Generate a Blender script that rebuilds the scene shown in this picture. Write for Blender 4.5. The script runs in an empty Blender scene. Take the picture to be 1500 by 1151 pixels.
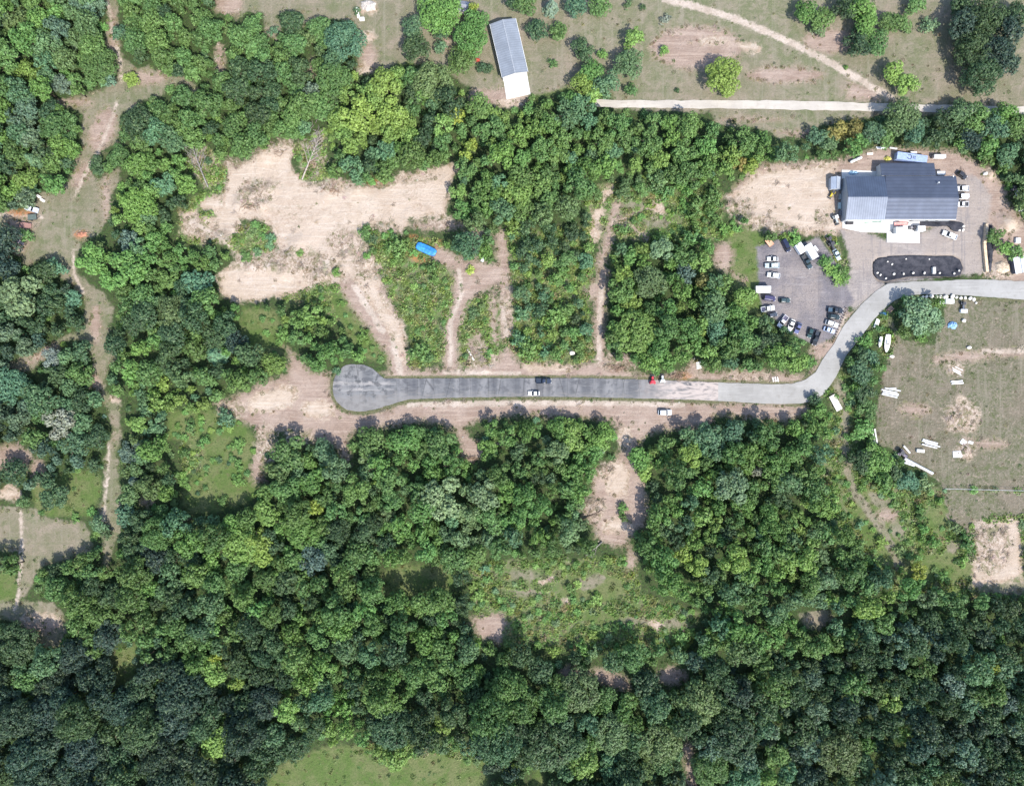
import bpy, bmesh, math, random
import numpy as np
from mathutils import Vector, Matrix

# ------------------------------------------------------------------ camera, sky, sun, exposure
sc = bpy.context.scene
COL = sc.collection
S = 0.27                       # metres per photograph pixel on the ground (photograph is 1500 x 1151)
HFOV = math.radians(74)
HCAM = 750 * S / math.tan(HFOV / 2)
cam = bpy.data.cameras.new('camera'); camo = bpy.data.objects.new('camera', cam); COL.objects.link(camo)
cam.sensor_width = 36; cam.lens = 18 / math.tan(HFOV / 2); cam.clip_end = 20000; cam.clip_start = 1
camo.location = (0, 0, HCAM); camo.rotation_euler = (0, 0, 0)
sc.camera = camo
SUN_EL = math.radians(51)
tx, ty = 0.50, -0.86
tl = math.hypot(tx, ty); tx /= tl; ty /= tl
TOSUN = Vector((tx * math.cos(SUN_EL), ty * math.cos(SUN_EL), math.sin(SUN_EL)))
w = bpy.data.worlds.new('World'); sc.world = w; w.use_nodes = True
wn = w.node_tree.nodes; wl = w.node_tree.links
sky = wn.new('ShaderNodeTexSky'); sky.sky_type = 'NISHITA'; sky.sun_disc = False
sky.sun_elevation = SUN_EL; sky.sun_rotation = math.atan2(tx, ty)
bg = wn['Background']; bg.inputs['Strength'].default_value = 0.15
wl.new(sky.outputs[0], bg.inputs[0])
sun = bpy.data.lights.new('sun', 'SUN'); sun.energy = 3.35; sun.angle = math.radians(0.6); sun.color = (1.0, 0.95, 0.87)
suno = bpy.data.objects.new('sun', sun); COL.objects.link(suno)
suno.rotation_euler = (-TOSUN).to_track_quat('-Z', 'Y').to_euler()
sc.view_settings.view_transform = 'Standard'; sc.view_settings.look = 'None'
sc.view_settings.exposure = 1.2; sc.view_settings.gamma = 1; sc.view_settings.use_curve_mapping = False
sc.cycles.max_bounces = 6; sc.cycles.diffuse_bounces = 3; sc.cycles.transmission_bounces = 3
sc.cycles.transparent_max_bounces = 4

random.seed(7); RNG = np.random.default_rng(7)
GND_AZ = 0.0

def P(px, py, z=0.0):
    """photograph pixel -> world point at height z"""
    k = S * (HCAM - z) / HCAM
    return Vector(((px - 750) * k, (575.5 - py) * k, z))

# ------------------------------------------------------------------ tagging helpers
def tag(o, label=None, cat=None, group=None, kind=None):
    if label: o['label'] = label
    if cat: o['category'] = cat
    if group: o['group'] = group
    if kind or label: o['kind'] = kind or 'thing'
    return o

def empty(name, loc, rz=0.0, label=None, cat=None, group=None, scale=None):
    o = bpy.data.objects.new(name, None); COL.objects.link(o)
    o.location = loc; o.rotation_euler = (0, 0, rz); o.empty_display_size = 0.3
    if scale: o.scale = scale
    return tag(o, label, cat, group)

def obj(name, me, mats=None, parent=None, loc=None, rz=None):
    o = bpy.data.objects.new(name, me); COL.objects.link(o)
    if mats is not None and len(me.materials) == 0:
        for m in (mats if isinstance(mats, (list, tuple)) else [mats]): me.materials.append(m)
    if parent: o.parent = parent
    if loc is not None: o.location = loc
    if rz is not None: o.rotation_euler = (0, 0, rz)
    return o

def rawmesh(name, verts, faces, smooth=False):
    me = bpy.data.meshes.new(name); me.from_pydata([tuple(v) for v in verts], [], faces); me.update()
    if smooth: me.polygons.foreach_set('use_smooth', [True] * len(me.polygons))
    return me

class MB:
    """collects simple shapes into one mesh"""
    def __init__(s): s.bm = bmesh.new()
    def box(s, x0, x1, y0, y1, z0, z1, rz=0, c=(0, 0, 0), bev=0.0, taper=1.0, ry=0):
        cx, cy, cz = (x0 + x1) / 2, (y0 + y1) / 2, (z0 + z1) / 2
        r = bmesh.ops.create_cube(s.bm, size=1.0)
        vs = r['verts']
        for v in vs:
            t = taper if v.co.z > 0 else 1.0
            v.co = Vector((v.co.x * (x1 - x0) * t, v.co.y * (y1 - y0) * t, v.co.z * (z1 - z0)))
        if bev > 0:
            es = list({e for v in vs for e in v.link_edges})
            rb = bmesh.ops.bevel(s.bm, geom=es, offset=bev, segments=2, affect='EDGES', profile=0.6)
            vs = list({v for f in rb['faces'] for v in f.verts} | {v for v in vs if v.is_valid})
        M = Matrix.Translation(Vector(c)) @ Matrix.Rotation(rz, 4, 'Z') @ Matrix.Translation((cx, cy, cz)) @ Matrix.Rotation(ry, 4, 'Y')
        for v in vs: v.co = M @ v.co
        return s
    def tube(s, pts, radii, n=8, cap=True):
        pts = [Vector(p) for p in pts]; rings = []
        if not isinstance(radii, (list, tuple)): radii = [radii] * len(pts)
        for i, p in enumerate(pts):
            d = (pts[min(i + 1, len(pts) - 1)] - pts[max(i - 1, 0)]).normalized()
            a = d.orthogonal().normalized(); b = d.cross(a)
            rings.append([s.bm.verts.new(p + (a * math.cos(2 * math.pi * k / n) + b * math.sin(2 * math.pi * k / n)) * radii[i]) for k in range(n)])
        for i in range(len(rings) - 1):
            for k in range(n):
                s.bm.faces.new((rings[i][k], rings[i][(k + 1) % n], rings[i + 1][(k + 1) % n], rings[i + 1][k]))
        if cap:
            s.bm.faces.new(list(reversed(rings[0]))); s.bm.faces.new(rings[-1])
        return s
    def loft(s, secs, cap=True):
        rings = [[s.bm.verts.new(Vector(p)) for p in sec] for sec in secs]; n = len(rings[0])
        for i in range(len(rings) - 1):
            for k in range(n):
                s.bm.faces.new((rings[i][k], rings[i][(k + 1) % n], rings[i + 1][(k + 1) % n], rings[i + 1][k]))
        if cap:
            s.bm.faces.new(list(reversed(rings[0]))); s.bm.faces.new(rings[-1])
        return s
    def face(s, pts):
        s.bm.faces.new([s.bm.verts.new(Vector(p)) for p in pts]); return s
    def mesh(s, name, smooth=False):
        bmesh.ops.recalc_face_normals(s.bm, faces=s.bm.faces[:])
        me = bpy.data.meshes.new(name); s.bm.to_mesh(me); s.bm.free()
        if smooth: me.polygons.foreach_set('use_smooth', [True] * len(me.polygons))
        return me
    def build(s, name, mat, parent=None, loc=None, rz=None, smooth=False):
        return obj(name, s.mesh(name, smooth), mat, parent, loc, rz)

# ------------------------------------------------------------------ materials
class NT:
    def __init__(s, name):
        s.m = bpy.data.materials.new(name); s.m.use_nodes = True
        s.t = s.m.node_tree; s.n = s.t.nodes; s.l = s.t.links
        s.b = s.n['Principled BSDF']; s.out = s.n['Material Output']
        s.tc = s.n.new('ShaderNodeTexCoord')
    def put(s, node, key, val):
        if val is None: return
        sock = node.inputs[key]
        if isinstance(val, bpy.types.NodeSocket): s.l.new(val, sock)
        else:
            if sock.type == 'RGBA' and len(val) == 3: val = (*val, 1)
            sock.default_value = val
    def noise(s, scale, detail=4, rough=0.6, vec=None, dist=0.0, stretch=None, rot=0):
        v = vec or s.tc.outputs['Object']
        if stretch:
            mp = s.n.new('ShaderNodeMapping'); s.l.new(v, mp.inputs[0]); mp.inputs['Scale'].default_value = stretch
            mp.inputs['Rotation'].default_value = (0, 0, rot); v = mp.outputs[0]
        t = s.n.new('ShaderNodeTexNoise'); s.l.new(v, t.inputs['Vector'])
        t.inputs['Scale'].default_value = scale; t.inputs['Detail'].default_value = detail
        t.inputs['Roughness'].default_value = rough; t.inputs['Distortion'].default_value = dist
        return t.outputs['Fac']
    def math(s, op, a, b=None, c=None, clamp=False):
        m = s.n.new('ShaderNodeMath'); m.operation = op; m.use_clamp = clamp
        s.put(m, 0, a); s.put(m, 1, b)
        if c is not None: s.put(m, 2, c)
        return m.outputs[0]
    def ramp(s, v, a, b, lo=0.0, hi=1.0, smooth=True):
        m = s.n.new('ShaderNodeMapRange'); m.interpolation_type = 'SMOOTHSTEP' if smooth else 'LINEAR'
        s.put(m, 'Value', v); m.inputs['From Min'].default_value = a; m.inputs['From Max'].default_value = b
        m.inputs['To Min'].default_value = lo; m.inputs['To Max'].default_value = hi
        return m.outputs['Result']
    def mix(s, f, a, b, mode='MIX'):
        m = s.n.new('ShaderNodeMix'); m.data_type = 'RGBA'; m.blend_type = mode
        s.put(m, 0, f); s.put(m, 6, a); s.put(m, 7, b)
        return m.outputs[2]
    def attr(s, name, kind='GEOMETRY'):
        a = s.n.new('ShaderNodeAttribute'); a.attribute_name = name; a.attribute_type = kind
        return a
    def bump(s, h, strength=0.5, dist=0.1):
        b = s.n.new('ShaderNodeBump'); b.inputs['Strength'].default_value = strength; b.inputs['Distance'].default_value = dist
        s.l.new(h, b.inputs['Height']); s.l.new(b.outputs[0], s.b.inputs['Normal'])
    def done(s, col=None, rough=0.8, spec=0.3, metal=0.0):
        s.put(s.b, 'Base Color', col); s.put(s.b, 'Roughness', rough); s.put(s.b, 'Specular IOR Level', spec); s.put(s.b, 'Metallic', metal)
        return s.m

_simple = {}
def paint(name, col, rough=0.5, spec=0.4, metal=0.0, var=0.18, scale=1.5):
    key = (name, tuple(col))
    if key in _simple: return _simple[key]
    t = NT(name); n = t.noise(scale, 5, 0.65)
    c = t.mix(t.ramp(n, 0.35, 0.7), tuple(max(0, x * (1 - var)) for x in col), tuple(min(1, x * (1 + var)) for x in col))
    _simple[key] = t.done(c, rough, spec, metal)
    return _simple[key]

M_GLASS = paint('vehicle_glass', (0.012, 0.015, 0.018), 0.08, 0.6)
M_TYRE = paint('tyre_rubber', (0.02, 0.02, 0.02), 0.85)
M_LAMP = paint('headlamp', (0.7, 0.7, 0.68), 0.15, 0.6)
M_STEEL = paint('galvanised_steel', (0.42, 0.43, 0.44), 0.4, 0.5, 0.5)
M_DARKST = paint('dark_steel', (0.05, 0.05, 0.055), 0.5)
M_WHITE = paint('white_paint', (0.60, 0.60, 0.59), 0.45, var=0.08)
M_CONC = None

def metal_roof(name, col, axis, rough=0.42, metal=0.25, seam=1.1):
    t = NT(name)
    wv = t.n.new('ShaderNodeTexWave'); wv.wave_type = 'BANDS'; wv.bands_direction = axis
    t.l.new(t.tc.outputs['Object'], wv.inputs['Vector']); wv.inputs['Scale'].default_value = seam; wv.inputs['Distortion'].default_value = 0
    n = t.noise(0.25, 5, 0.6); n2 = t.noise(2.2, 4, 0.7, stretch=((0.1, 1, 1) if axis == 'X' else (1, 0.1, 1)))
    c = t.mix(t.ramp(n, 0.3, 0.7), tuple(x * 0.86 for x in col), tuple(x * 1.1 for x in col))
    c = t.mix(t.ramp(n2, 0.5, 0.8, 0, 0.3), c, tuple(x * 0.7 for x in col))
    c = t.mix(t.ramp(wv.outputs['Fac'], 0.75, 1.0, 0, 0.5), c, tuple(x * 0.6 for x in col))
    t.bump(wv.outputs['Fac'], 0.25, 0.05)
    return t.done(c, rough, 0.5, metal)

# ------------------------------------------------------------------ land cover traced on the photograph (pixels)
def poly(*p): return ('poly', [(p[i], p[i + 1]) for i in range(0, len(p), 2)])
def line(width, *p): return ('line', [(p[i], p[i + 1]) for i in range(0, len(p), 2)], width)
def disc(x, y, rx, ry=None, n=14, rot=0):
    ry = ry or rx
    pts = []
    for k in range(n):
        a = 2 * math.pi * k / n; u, v = rx * math.cos(a), ry * math.sin(a)
        pts.append((x + u * math.cos(rot) - v * math.sin(rot), y + u * math.sin(rot) + v * math.cos(rot)))
    return ('poly', pts)

# the roads and pads as outlines
ROAD_TOP = [(487.5,566),(489,556),(493,547),(500,539),(508,534.5),(520,533),(534,534.5),(546,540),(555,548),(563,554.5),(600,554.2),(680,554),(760,553.8),(860,554),(950,556),(1000,558),(1052,560)]
ROAD_BOT = [(487.5,572),(489,580),(493,588),(500,595),(508,600),(520,602),(534,602),(546,600.5),(557,597.5),(572,592.5),(600,584.5),(680,582),(760,581),(860,581.5),(950,583.6),(1000,585),(1052,587)]
LANE_IN = [(1052,560),(1088,561.5),(1120,562.5),(1150,562.5),(1165,561),(1180,556),(1195,545),(1205,526),(1221,505),(1234,480),(1247,463),(1262,446),(1282,427),(1300,416),(1335,412.5),(1380,411.5),(1410,409.5),(1442,409.5),(1500,412),(1590,416)]
LANE_OUT = [(1052,587),(1088,589.5),(1120,591),(1150,591.5),(1172,591),(1190,587),(1207,577),(1225,551),(1239,521),(1261,494),(1277,471),(1297,450),(1313,438),(1328,433.5),(1343,431.8),(1370,431.2),(1400,432),(1449,435),(1500,439),(1590,444)]
NL_T = [(872,146),(905,147),(1120,147.5),(1200,149),(1295,152),(1380,154),(1500,156),(1590,158)]
NL_B = [(872,157),(905,158),(1120,160),(1200,161.5),(1295,163.5),(1380,165),(1500,167),(1590,169)]
BASIN = [(1281,388),(1285,382),(1292,379),(1310,377),(1340,375.5),(1370,377),(1395,376.5),(1404,381),(1408,392),(1405,402),(1396,405),(1375,404.5),(1350,404.5),(1330,405),(1312,408.5),(1298,411.5),(1288,409),(1282,400)]
APRON = [(1234,322),(1347,318),(1347,356),(1299,355),(1299,341),(1262,340),(1234,334)]
BARN_APRON = [(737,114),(772,108),(777,138),(742,146)]
SLAB_N = [(1233,249),(1289,251),(1289,262),(1233,262)]
LC = {}
LC['dry'] = [
    poly(148,-90,174,-90,172,40,176,75,183,90,200,100,225,97,225,105,245,110,262,112,278,118,290,130,288,145,275,125,262,122,243,128,240,140,222,140,215,145,190,160,178,165,172,200,178,215,160,212,150,218,130,235,128,250,145,265,175,245,175,265,160,290,162,305,155,325,142,345,118,355,112,370,114,400,130,415,150,428,165,450,160,480,153,495,170,525,158,540,152,570,165,580,178,590,175,620,178,640,172,665,176,720,175,780,165,800,158,830,150,830,150,790,135,765,150,730,152,690,155,660,165,640,163,620,158,600,140,570,138,540,130,500,105,497,78,505,60,520,45,545,10,540,15,530,65,507,95,492,125,482,125,440,110,422,90,405,88,385,65,380,35,390,30,370,25,340,-90,325,-90,308,40,308,55,285,82,280,105,265,108,235,122,215,118,190,124,170,110,160,80,152,63,150,80,146,110,148,135,135,172,122,172,72,155,55,158,28),
    poly(-90,735,50,745,60,757,125,765,135,795,130,810,100,820,60,830,45,860,30,880,75,882,95,900,95,925,85,945,55,948,40,935,25,910,-90,905,-90,893,20,880,28,860,30,810,-90,790),
    poly(325,-90,1590,-90,1590,160,1300,152,900,148,885,130,830,128,790,138,760,142,735,147,700,135,660,110,640,95,600,92,560,100,540,110,520,105,530,80,520,30,470,25,445,40,440,20,420,15,405,25,410,45,405,60,390,50,385,20,365,15,345,30,325,10),
    poly(900,154,1590,164,1590,172,1400,168,1300,167,1225,178,1180,192,1140,202,1130,192,1050,180,1040,165,900,160),
    poly(1300,445,1312,480,1320,500,1370,505,1390,440,1590,440,1590,718,1385,715,1370,700,1340,680,1310,660,1285,645,1284,600,1292,560,1308,500),
    poly(1380,718,1590,722,1590,780,1500,756,1440,760,1415,780,1390,750), disc(1290,735,20,9,rot=.6), disc(1314,775,10,18,rot=-.3), disc(1395,800,12,9), poly(1420,860,1500,850,1590,850,1590,885,1440,870),
    line(13,1226,560,1238,600,1236,660,1250,720,1290,770,1320,830),
    disc(770,842,26,8), disc(865,852,22,10,rot=-.3), disc(930,910,24,7), disc(985,914,28,7), disc(770,868,24,5),
    poly(1172,898,1215,893,1222,905,1200,922,1176,918),
    disc(925,300,22,6), disc(960,325,24,7),
]
LC['lush'] = [
    poly(390,1160,400,1127,430,1110,460,1100,480,1092,535,1090,545,1110,560,1120,580,1120,600,1105,650,1105,712,1110,718,1240,390,1240), disc(880,905,30,8), disc(870,860,50,24), disc(1270,740,20,30), disc(1385,760,30,24),
    poly(145,690,150,720,130,755,70,757,52,742,45,710,100,690),
    poly(250,600,340,605,375,640,362,690,385,712,370,732,320,748,275,752,268,720,298,680,290,650,240,640),
    poly(540,30,600,20,605,95,560,100,548,80),
    poly(690,110,735,112,735,145,700,140), poly(775,60,840,60,850,135,780,140),
    poly(355,450,405,455,420,520,385,520,350,495),
    poly(480,430,520,430,560,470,575,530,540,530,500,480),
    poly(155,958,200,940,195,1005,165,1015),
    poly(1240,740,1310,740,1330,850,1260,790),
    poly(-90,835,22,835,28,880,-90,905), disc(610,850,60,25), disc(470,380,14,10),
    poly(1095,330,1120,330,1115,470,1080,450,1060,340),
    poly(790,1115,810,1180,760,1180), disc(1370,830,70,22), disc(1330,600,18,50),
]
LC['scrub'] = [
    poly(1232,700,1300,712,1380,716,1590,720,1590,890,1430,875,1340,870,1300,860,1270,790,1235,730),
    poly(530,330,560,330,620,385,665,390,660,460,655,530,600,535,600,480,560,410),
    poly(670,440,735,440,745,500,720,535,680,540,665,500), poly(735,340,865,330,870,400,860,470,872,530,760,528,745,500,750,400),
    poly(690,825,930,818,935,870,1020,900,1010,945,840,950,700,945), poly(1215,605,1250,720,1330,860,1230,860,1200,700),
    poly(860,270,1060,280,1060,350,1000,350,860,350), disc(365,348,34,22), disc(436,356,18,10),
    poly(265,640,330,600,360,640,320,690,270,690), poly(540,1090,720,1090,720,1120,540,1120), disc(300,300,26,18),
    disc(450,420,50,16), disc(395,415,40,10,rot=.2),
]
LC['dirt'] = [disc(150,190,20,36,rot=.35), disc(205,112,26,9), disc(120,255,12,24,rot=.6), disc(155,290,7,34), disc(140,560,10,12), disc(30,330,26,10), disc(60,915,34,14), disc(110,150,26,6), disc(165,60,7,50), disc(60,520,30,7,rot=-.5), disc(140,475,10,30), 
    poly(315,592,345,580,385,560,420,547,425,520,418,508,440,525,455,545,485,545,485,575,500,598,540,606,580,592,640,585,800,583,1000,587,1100,590,1182,592,1186,606,1150,617,1100,614,1050,607,1030,627,960,632,935,650,925,670,945,700,950,745,945,770,920,790,926,810,927,825,918,802,895,800,875,790,870,770,850,755,865,735,868,700,890,680,910,660,905,635,895,617,850,612,800,612,760,607,700,617,680,627,690,640,712,650,706,672,690,677,675,667,672,642,665,627,620,617,560,627,520,632,510,642,512,682,500,672,490,652,470,652,455,642,430,632,410,632,395,647,385,677,385,707,370,707,365,690,370,670,385,640,370,625,345,610),
    poly(558,546,600,540,680,540,720,530,745,503,760,530,840,534,870,530,890,518,900,533,925,545,960,550,1000,548,1010,530,1022,525,1030,545,1080,542,1150,545,1180,550,1180,566,1000,560,900,556,560,556),
    line(31,470,372,502,402,532,450,562,490,582,515,587,548), line(16,540,385,560,430,580,470), line(24,640,372,670,388,690,395), poly(665,390,690,380,742,388,738,415,705,430,680,450,665,480,662,430),
    line(24,678,400,674,440,662,480,660,540), line(20,735,345,738,390,741,440,742,490), line(12,722,430,724,500), line(12,700,490,702,540), line(10,690,500,692,540),
    line(19,884,400,879,440,877,480,881,530), line(15,880,385,888,360,898,320,904,300), line(8,905,325,930,312,955,305), line(10,925,332,945,345),
    poly(855,425,880,400,885,432,860,440), disc(1060,375,16,22), line(6,1065,395,1090,412),
    disc(720,930,18,8), poly(690,905,735,895,745,910,735,945,700,935), disc(836,985,18,10), disc(895,995,34,12,rot=.35), disc(985,990,22,14), line(14,1008,1095,1015,1160), disc(925,820,8,14),
    poly(1240,120,1290,130,1290,150,1240,145), disc(55,690,12,20), disc(18,672,30,22),
    poly(1395,600,1430,600,1430,632,1385,630), disc(1340,600,26,10), disc(1450,650,30,8), line(12,1370,528,1440,518,1590,515), disc(1415,522,35,9),
    poly(1060,290,1110,240,1240,232,1290,215,1400,220,1450,245,1480,280,1440,330,1200,345), poly(1440,255,1500,320,1590,440,1440,405), 
    disc(215,115,30,10), disc(322,85,7,22), disc(655,62,6,14), disc(460,100,6,14),disc(540,85,14,22),disc(335,5,22,18),
    line(10,1195,508,1210,520,1190,545), poly(1190,500,1225,495,1240,455,1250,455,1225,515,1205,535,1185,520), disc(640,330,40,8), poly(1410,640,1425,640,1425,672,1408,672),
    disc(1300,755,18,10), disc(215,735,8,6), line(26,700,142,760,140), disc(120,343,12,6),disc(30,345,14,30,rot=0.2), disc(1225,510,5,12,rot=.6), disc(1165,195,30,5), disc(1100,175,50,4), disc(1020,70,70,34), disc(1215,60,40,20), disc(1150,110,60,14),
]
LC['sand'] = [poly(266,310,285,308,300,320,320,312,345,318,352,328,348,345,330,352,300,352,278,350,266,340), disc(312,300,18,14), poly(452,372,500,380,545,372,560,392,545,418,520,410,490,400), disc(655,250,14,10), poly(515,400,545,395,560,430,590,480,600,530,585,532,570,490,545,450),
    poly(335,245,375,225,395,212,415,208,432,215,428,240,440,255,445,268,465,268,480,262,500,262,512,270,540,272,560,272,590,255,625,250,650,240,668,240,662,270,655,300,655,320,630,318,600,325,590,345,575,335,555,328,535,335,530,355,545,375,545,395,560,415,560,430,520,400,500,385,480,375,450,385,430,380,408,365,398,335,385,325,352,322,335,340,310,330,318,305,325,290,330,265),
    poly(318,398,350,385,400,375,460,368,500,385,500,412,470,415,440,430,400,437,370,442,340,440,320,428),
    disc(272,318,6,8),    
    poly(866,308,878,300,888,275,898,270,903,283,890,292,880,330,876,355,866,352), disc(892,282,9,6), poly(955,297,968,294,977,303,975,315,960,313),
     poly(765,533,835,534,838,544,770,546),  
     disc(400,585,40,18,rot=-.3), disc(465,600,24,16), disc(915,640,9,20), disc(905,700,20,28), disc(905,770,22,14),
    
    poly(1068,290,1085,272,1110,252,1140,246,1225,240,1224,330,1200,342,1170,340,1140,330,1120,333,1095,313,1076,308), disc(1480,395,22,10), disc(1478,330,14,14), 
    poly(1430,765,1495,758,1500,850,1420,862,1428,810), disc(1415,610,22,10), disc(1410,625,18,6), disc(1408,585,10,8),  disc(962,916,11,8), disc(800,850,14,4,rot=-.2), disc(830,882,6,5),
       disc(14,722,16,12), disc(60,905,30,6),  disc(165,585,8,6),   disc(1185,908,6,3),
    disc(540,12,14,10), disc(536,55,16,8), disc(535,100,8,8), disc(1100,70,18,8), disc(1045,60,24,6), disc(745,150,22,5), disc(755,125,16,26), disc(1446,255,10,8), disc(1220,330,14,14),  
]
LC['gravel'] = [
    poly(1108,362,1150,348,1180,355,1200,347,1222,378,1245,427,1252,440,1238,458,1225,492,1195,506,1175,497,1140,470,1115,452),
    disc(730,650,6,3),
]
LC['yard'] = [poly(1228,335,1262,338,1300,352,1350,340,1395,322,1403,250,1435,262,1452,285,1446,330,1440,400,1300,415,1270,440,1250,455,1230,430,1246,400,1240,360)]
LC['rust'] = [disc(610,352,12,4,rot=.3), disc(640,358,8,4), disc(615,378,15,6,rot=.5), disc(118,345,10,4), disc(552,266,14,4), disc(1000,551,14,3), disc(30,312,20,4)]

LC['track'] = [line(6,280,325,320,345,350,370,372,395), line(9,575,500,587,545), line(9,520,420,560,485), line(6,672,395,676,430,660,470,660,535), line(6,882,420,878,470,878,525), line(5,650,545,760,547), line(4,735,450,743,490), line(8,600,592,750,590,900,590,1000,592), line(10,975,0,1018.5,9.5,1069,24.5,1120,46,1171,68.5,1221,94.5,1272,124.5,1306,144), line(6,1440,515,1590,514), line(4,155,-10,166,50,176,90,178,120), line(4,172,150,150,210,125,255,110,285), line(4,30,750,32,800,28,860,22,895), line(3,150,780,155,720,160,650), line(3,108,365,108,400,122,430), line(4,60,318,-20,312), line(6,1442,330,1442,400), line(7,1238,458,1226,490)]
LC['rank'] = [poly(1300,442,1312,480,1320,500,1370,505,1390,438,1590,438,1590,722,1385,718,1370,700,1340,680,1310,660,1285,645,1284,600,1292,560,1308,500), poly(1380,720,1590,724,1590,790,1500,756,1440,760,1415,790,1390,760)]
LC['rough'] = [poly(275,232,298,218,325,242,320,270,300,270), poly(438,215,472,195,476,255,445,262), line(10,1212,345,1230,388), disc(372,285,26,22), disc(392,272,16,10), disc(300,335,34,16,rot=.4), poly(345,370,400,362,470,366,500,385,505,412,470,420,430,400,380,398,345,392), disc(505,355,28,22), disc(535,385,20,26), disc(490,272,26,8), disc(400,215,30,7,rot=-.3),
    disc(600,262,50,6,rot=-.1), disc(340,240,16,8), disc(560,335,26,8), disc(640,325,22,6), disc(1085,305,22,14), disc(1110,325,30,10), disc(1205,320,14,14), disc(910,330,14,10), disc(905,530,30,10), disc(712,520,14,16), disc(700,355,20,22), disc(742,460,8,40), disc(880,690,20,10), disc(870,745,18,16), disc(390,650,14,30), disc(440,640,24,10),
    disc(1460,395,22,12), disc(1450,800,34,40), disc(1410,610,26,22), disc(1400,540,14,10), disc(1415,660,14,12), disc(1095,555,40,6), disc(1000,552,24,6), disc(340,600,22,10), disc(705,528,30,8), disc(1140,335,40,6)]
LC['verge'] = [line(4.5, *[c for (x, y) in ROAD_BOT[4:] for c in (x, y + 2.4)]), line(4, *[c for (x, y) in ROAD_TOP[8:] for c in (x, y - 2.2)]), line(5, 486,566,487,553,495,541), line(5, 486,572,487.5,582,493,591.5,500,599,510,604.5,522,605.5,540,604,558,600.5), line(3.5, *[c for (x, y) in LANE_IN[:8] for c in (x, y - 2.2)]), line(3.5, *[c for (x, y) in LANE_OUT[3:13] for c in (x + 1.5, y + 2)]), line(4, 1345,434,1400,435,1500,442)]
LC['low'] = [line(34,1224,560,1240,600,1238,660,1250,715,1290,770,1315,820), poly(262,305,350,308,356,356,262,356), poly(270,230,300,215,330,242,330,280,300,275), poly(432,215,475,190,480,262,442,266), line(14,1212,345,1230,388), disc(1299,502,11,18), disc(1288,468,12,14), disc(1300,455,8,8),disc(368,350,36,24), disc(436,357,20,11), poly(560,395,600,398,652,440,655,525,612,500,600,470), disc(624,366,26,17), disc(400,415,40,14), disc(450,428,40,16), disc(705,470,26,40), disc(505,450,40,24,rot=.7), poly(690,835,745,820,930,816,938,868,1022,898,1010,930,940,940,840,940,700,930), poly(1240,720,1330,720,1345,830,1300,840,1265,780)]

def sdf_poly(X, Y, pts):
    n = len(pts); d2 = np.full(X.shape, 1e9); ins = np.zeros(X.shape, bool)
    for i in range(n):
        x0, y0 = pts[i]; x1, y1 = pts[(i + 1) % n]
        dx, dy = x1 - x0, y1 - y0; L = dx * dx + dy * dy + 1e-9
        t = np.clip(((X - x0) * dx + (Y - y0) * dy) / L, 0, 1)
        d2 = np.minimum(d2, (X - x0 - t * dx) ** 2 + (Y - y0 - t * dy) ** 2)
        c = ((y0 > Y) != (y1 > Y))
        if dy != 0: ins ^= c & (X < (Y - y0) * dx / dy + x0)
    d = np.sqrt(d2); return np.where(ins, d, -d)

def sdf_line(X, Y, pts, width):
    d2 = np.full(X.shape, 1e9)
    for (x0, y0), (x1, y1) in zip(pts[:-1], pts[1:]):
        dx, dy = x1 - x0, y1 - y0; L = dx * dx + dy * dy + 1e-9
        t = np.clip(((X - x0) * dx + (Y - y0) * dy) / L, 0, 1)
        d2 = np.minimum(d2, (X - x0 - t * dx) ** 2 + (Y - y0 - t * dy) ** 2)
    return width / 2 - np.sqrt(d2)

GX0, GX1, GY0, GY1, GST = -90, 1590, -90, 1242, 3
gx = np.arange(GX0, GX1 + 1, GST, dtype=float); gy = np.arange(GY0, GY1 + 1, GST, dtype=float)
NXg, NYg = len(gx), len(gy)
CLIP = 36.0
def field(shapes):
    F = np.full((NYg, NXg), -CLIP)
    for sh in shapes:
        pts = sh[1]; m = CLIP + (sh[2] if sh[0] == 'line' else 0)
        xs = [p[0] for p in pts]; ys = [p[1] for p in pts]
        i0 = max(0, int((min(xs) - m - GX0) // GST)); i1 = min(NXg, int((max(xs) + m - GX0) // GST) + 2)
        j0 = max(0, int((min(ys) - m - GY0) // GST)); j1 = min(NYg, int((max(ys) + m - GY0) // GST) + 2)
        if i0 >= i1 or j0 >= j1: continue
        X, Y = np.meshgrid(gx[i0:i1], gy[j0:j1])
        d = sdf_poly(X, Y, pts) if sh[0] == 'poly' else sdf_line(X, Y, pts, sh[2])
        F[j0:j1, i0:i1] = np.maximum(F[j0:j1, i0:i1], d)
    return np.clip(F, -CLIP, CLIP)

HARD = [('poly', ROAD_TOP + ROAD_BOT[::-1]), ('poly', LANE_IN + LANE_OUT[::-1]), ('poly', NL_T + NL_B[::-1]), ('poly', BASIN), ('poly', APRON), ('poly', BARN_APRON), ('poly', SLAB_N),
        poly(1236,256,1298,256,1298,324,1236,324), poly(1286,236,1374,236,1404,258,1404,324,1296,324), poly(717,36,757,28,777,112,735,118)]
FLD = {k: field(v) for k, v in LC.items()}
FH = field(HARD)
# places without trees
OPEN = np.maximum.reduce([FLD['low'] + 2, FLD['dry'], FLD['lush'] - 4, FLD['dirt'], FLD['sand'], FLD['gravel'], FLD['yard'], FH])
def samp(F, px, py):
    fx = min(max((px - GX0) / GST, 0), NXg - 1.001); fy = min(max((py - GY0) / GST, 0), NYg - 1.001)
    i, j = int(fx), int(fy); u, v = fx - i, fy - j
    return float((F[j, i] * (1 - u) + F[j, i + 1] * u) * (1 - v) + (F[j + 1, i] * (1 - u) + F[j + 1, i + 1] * u) * v)

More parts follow.
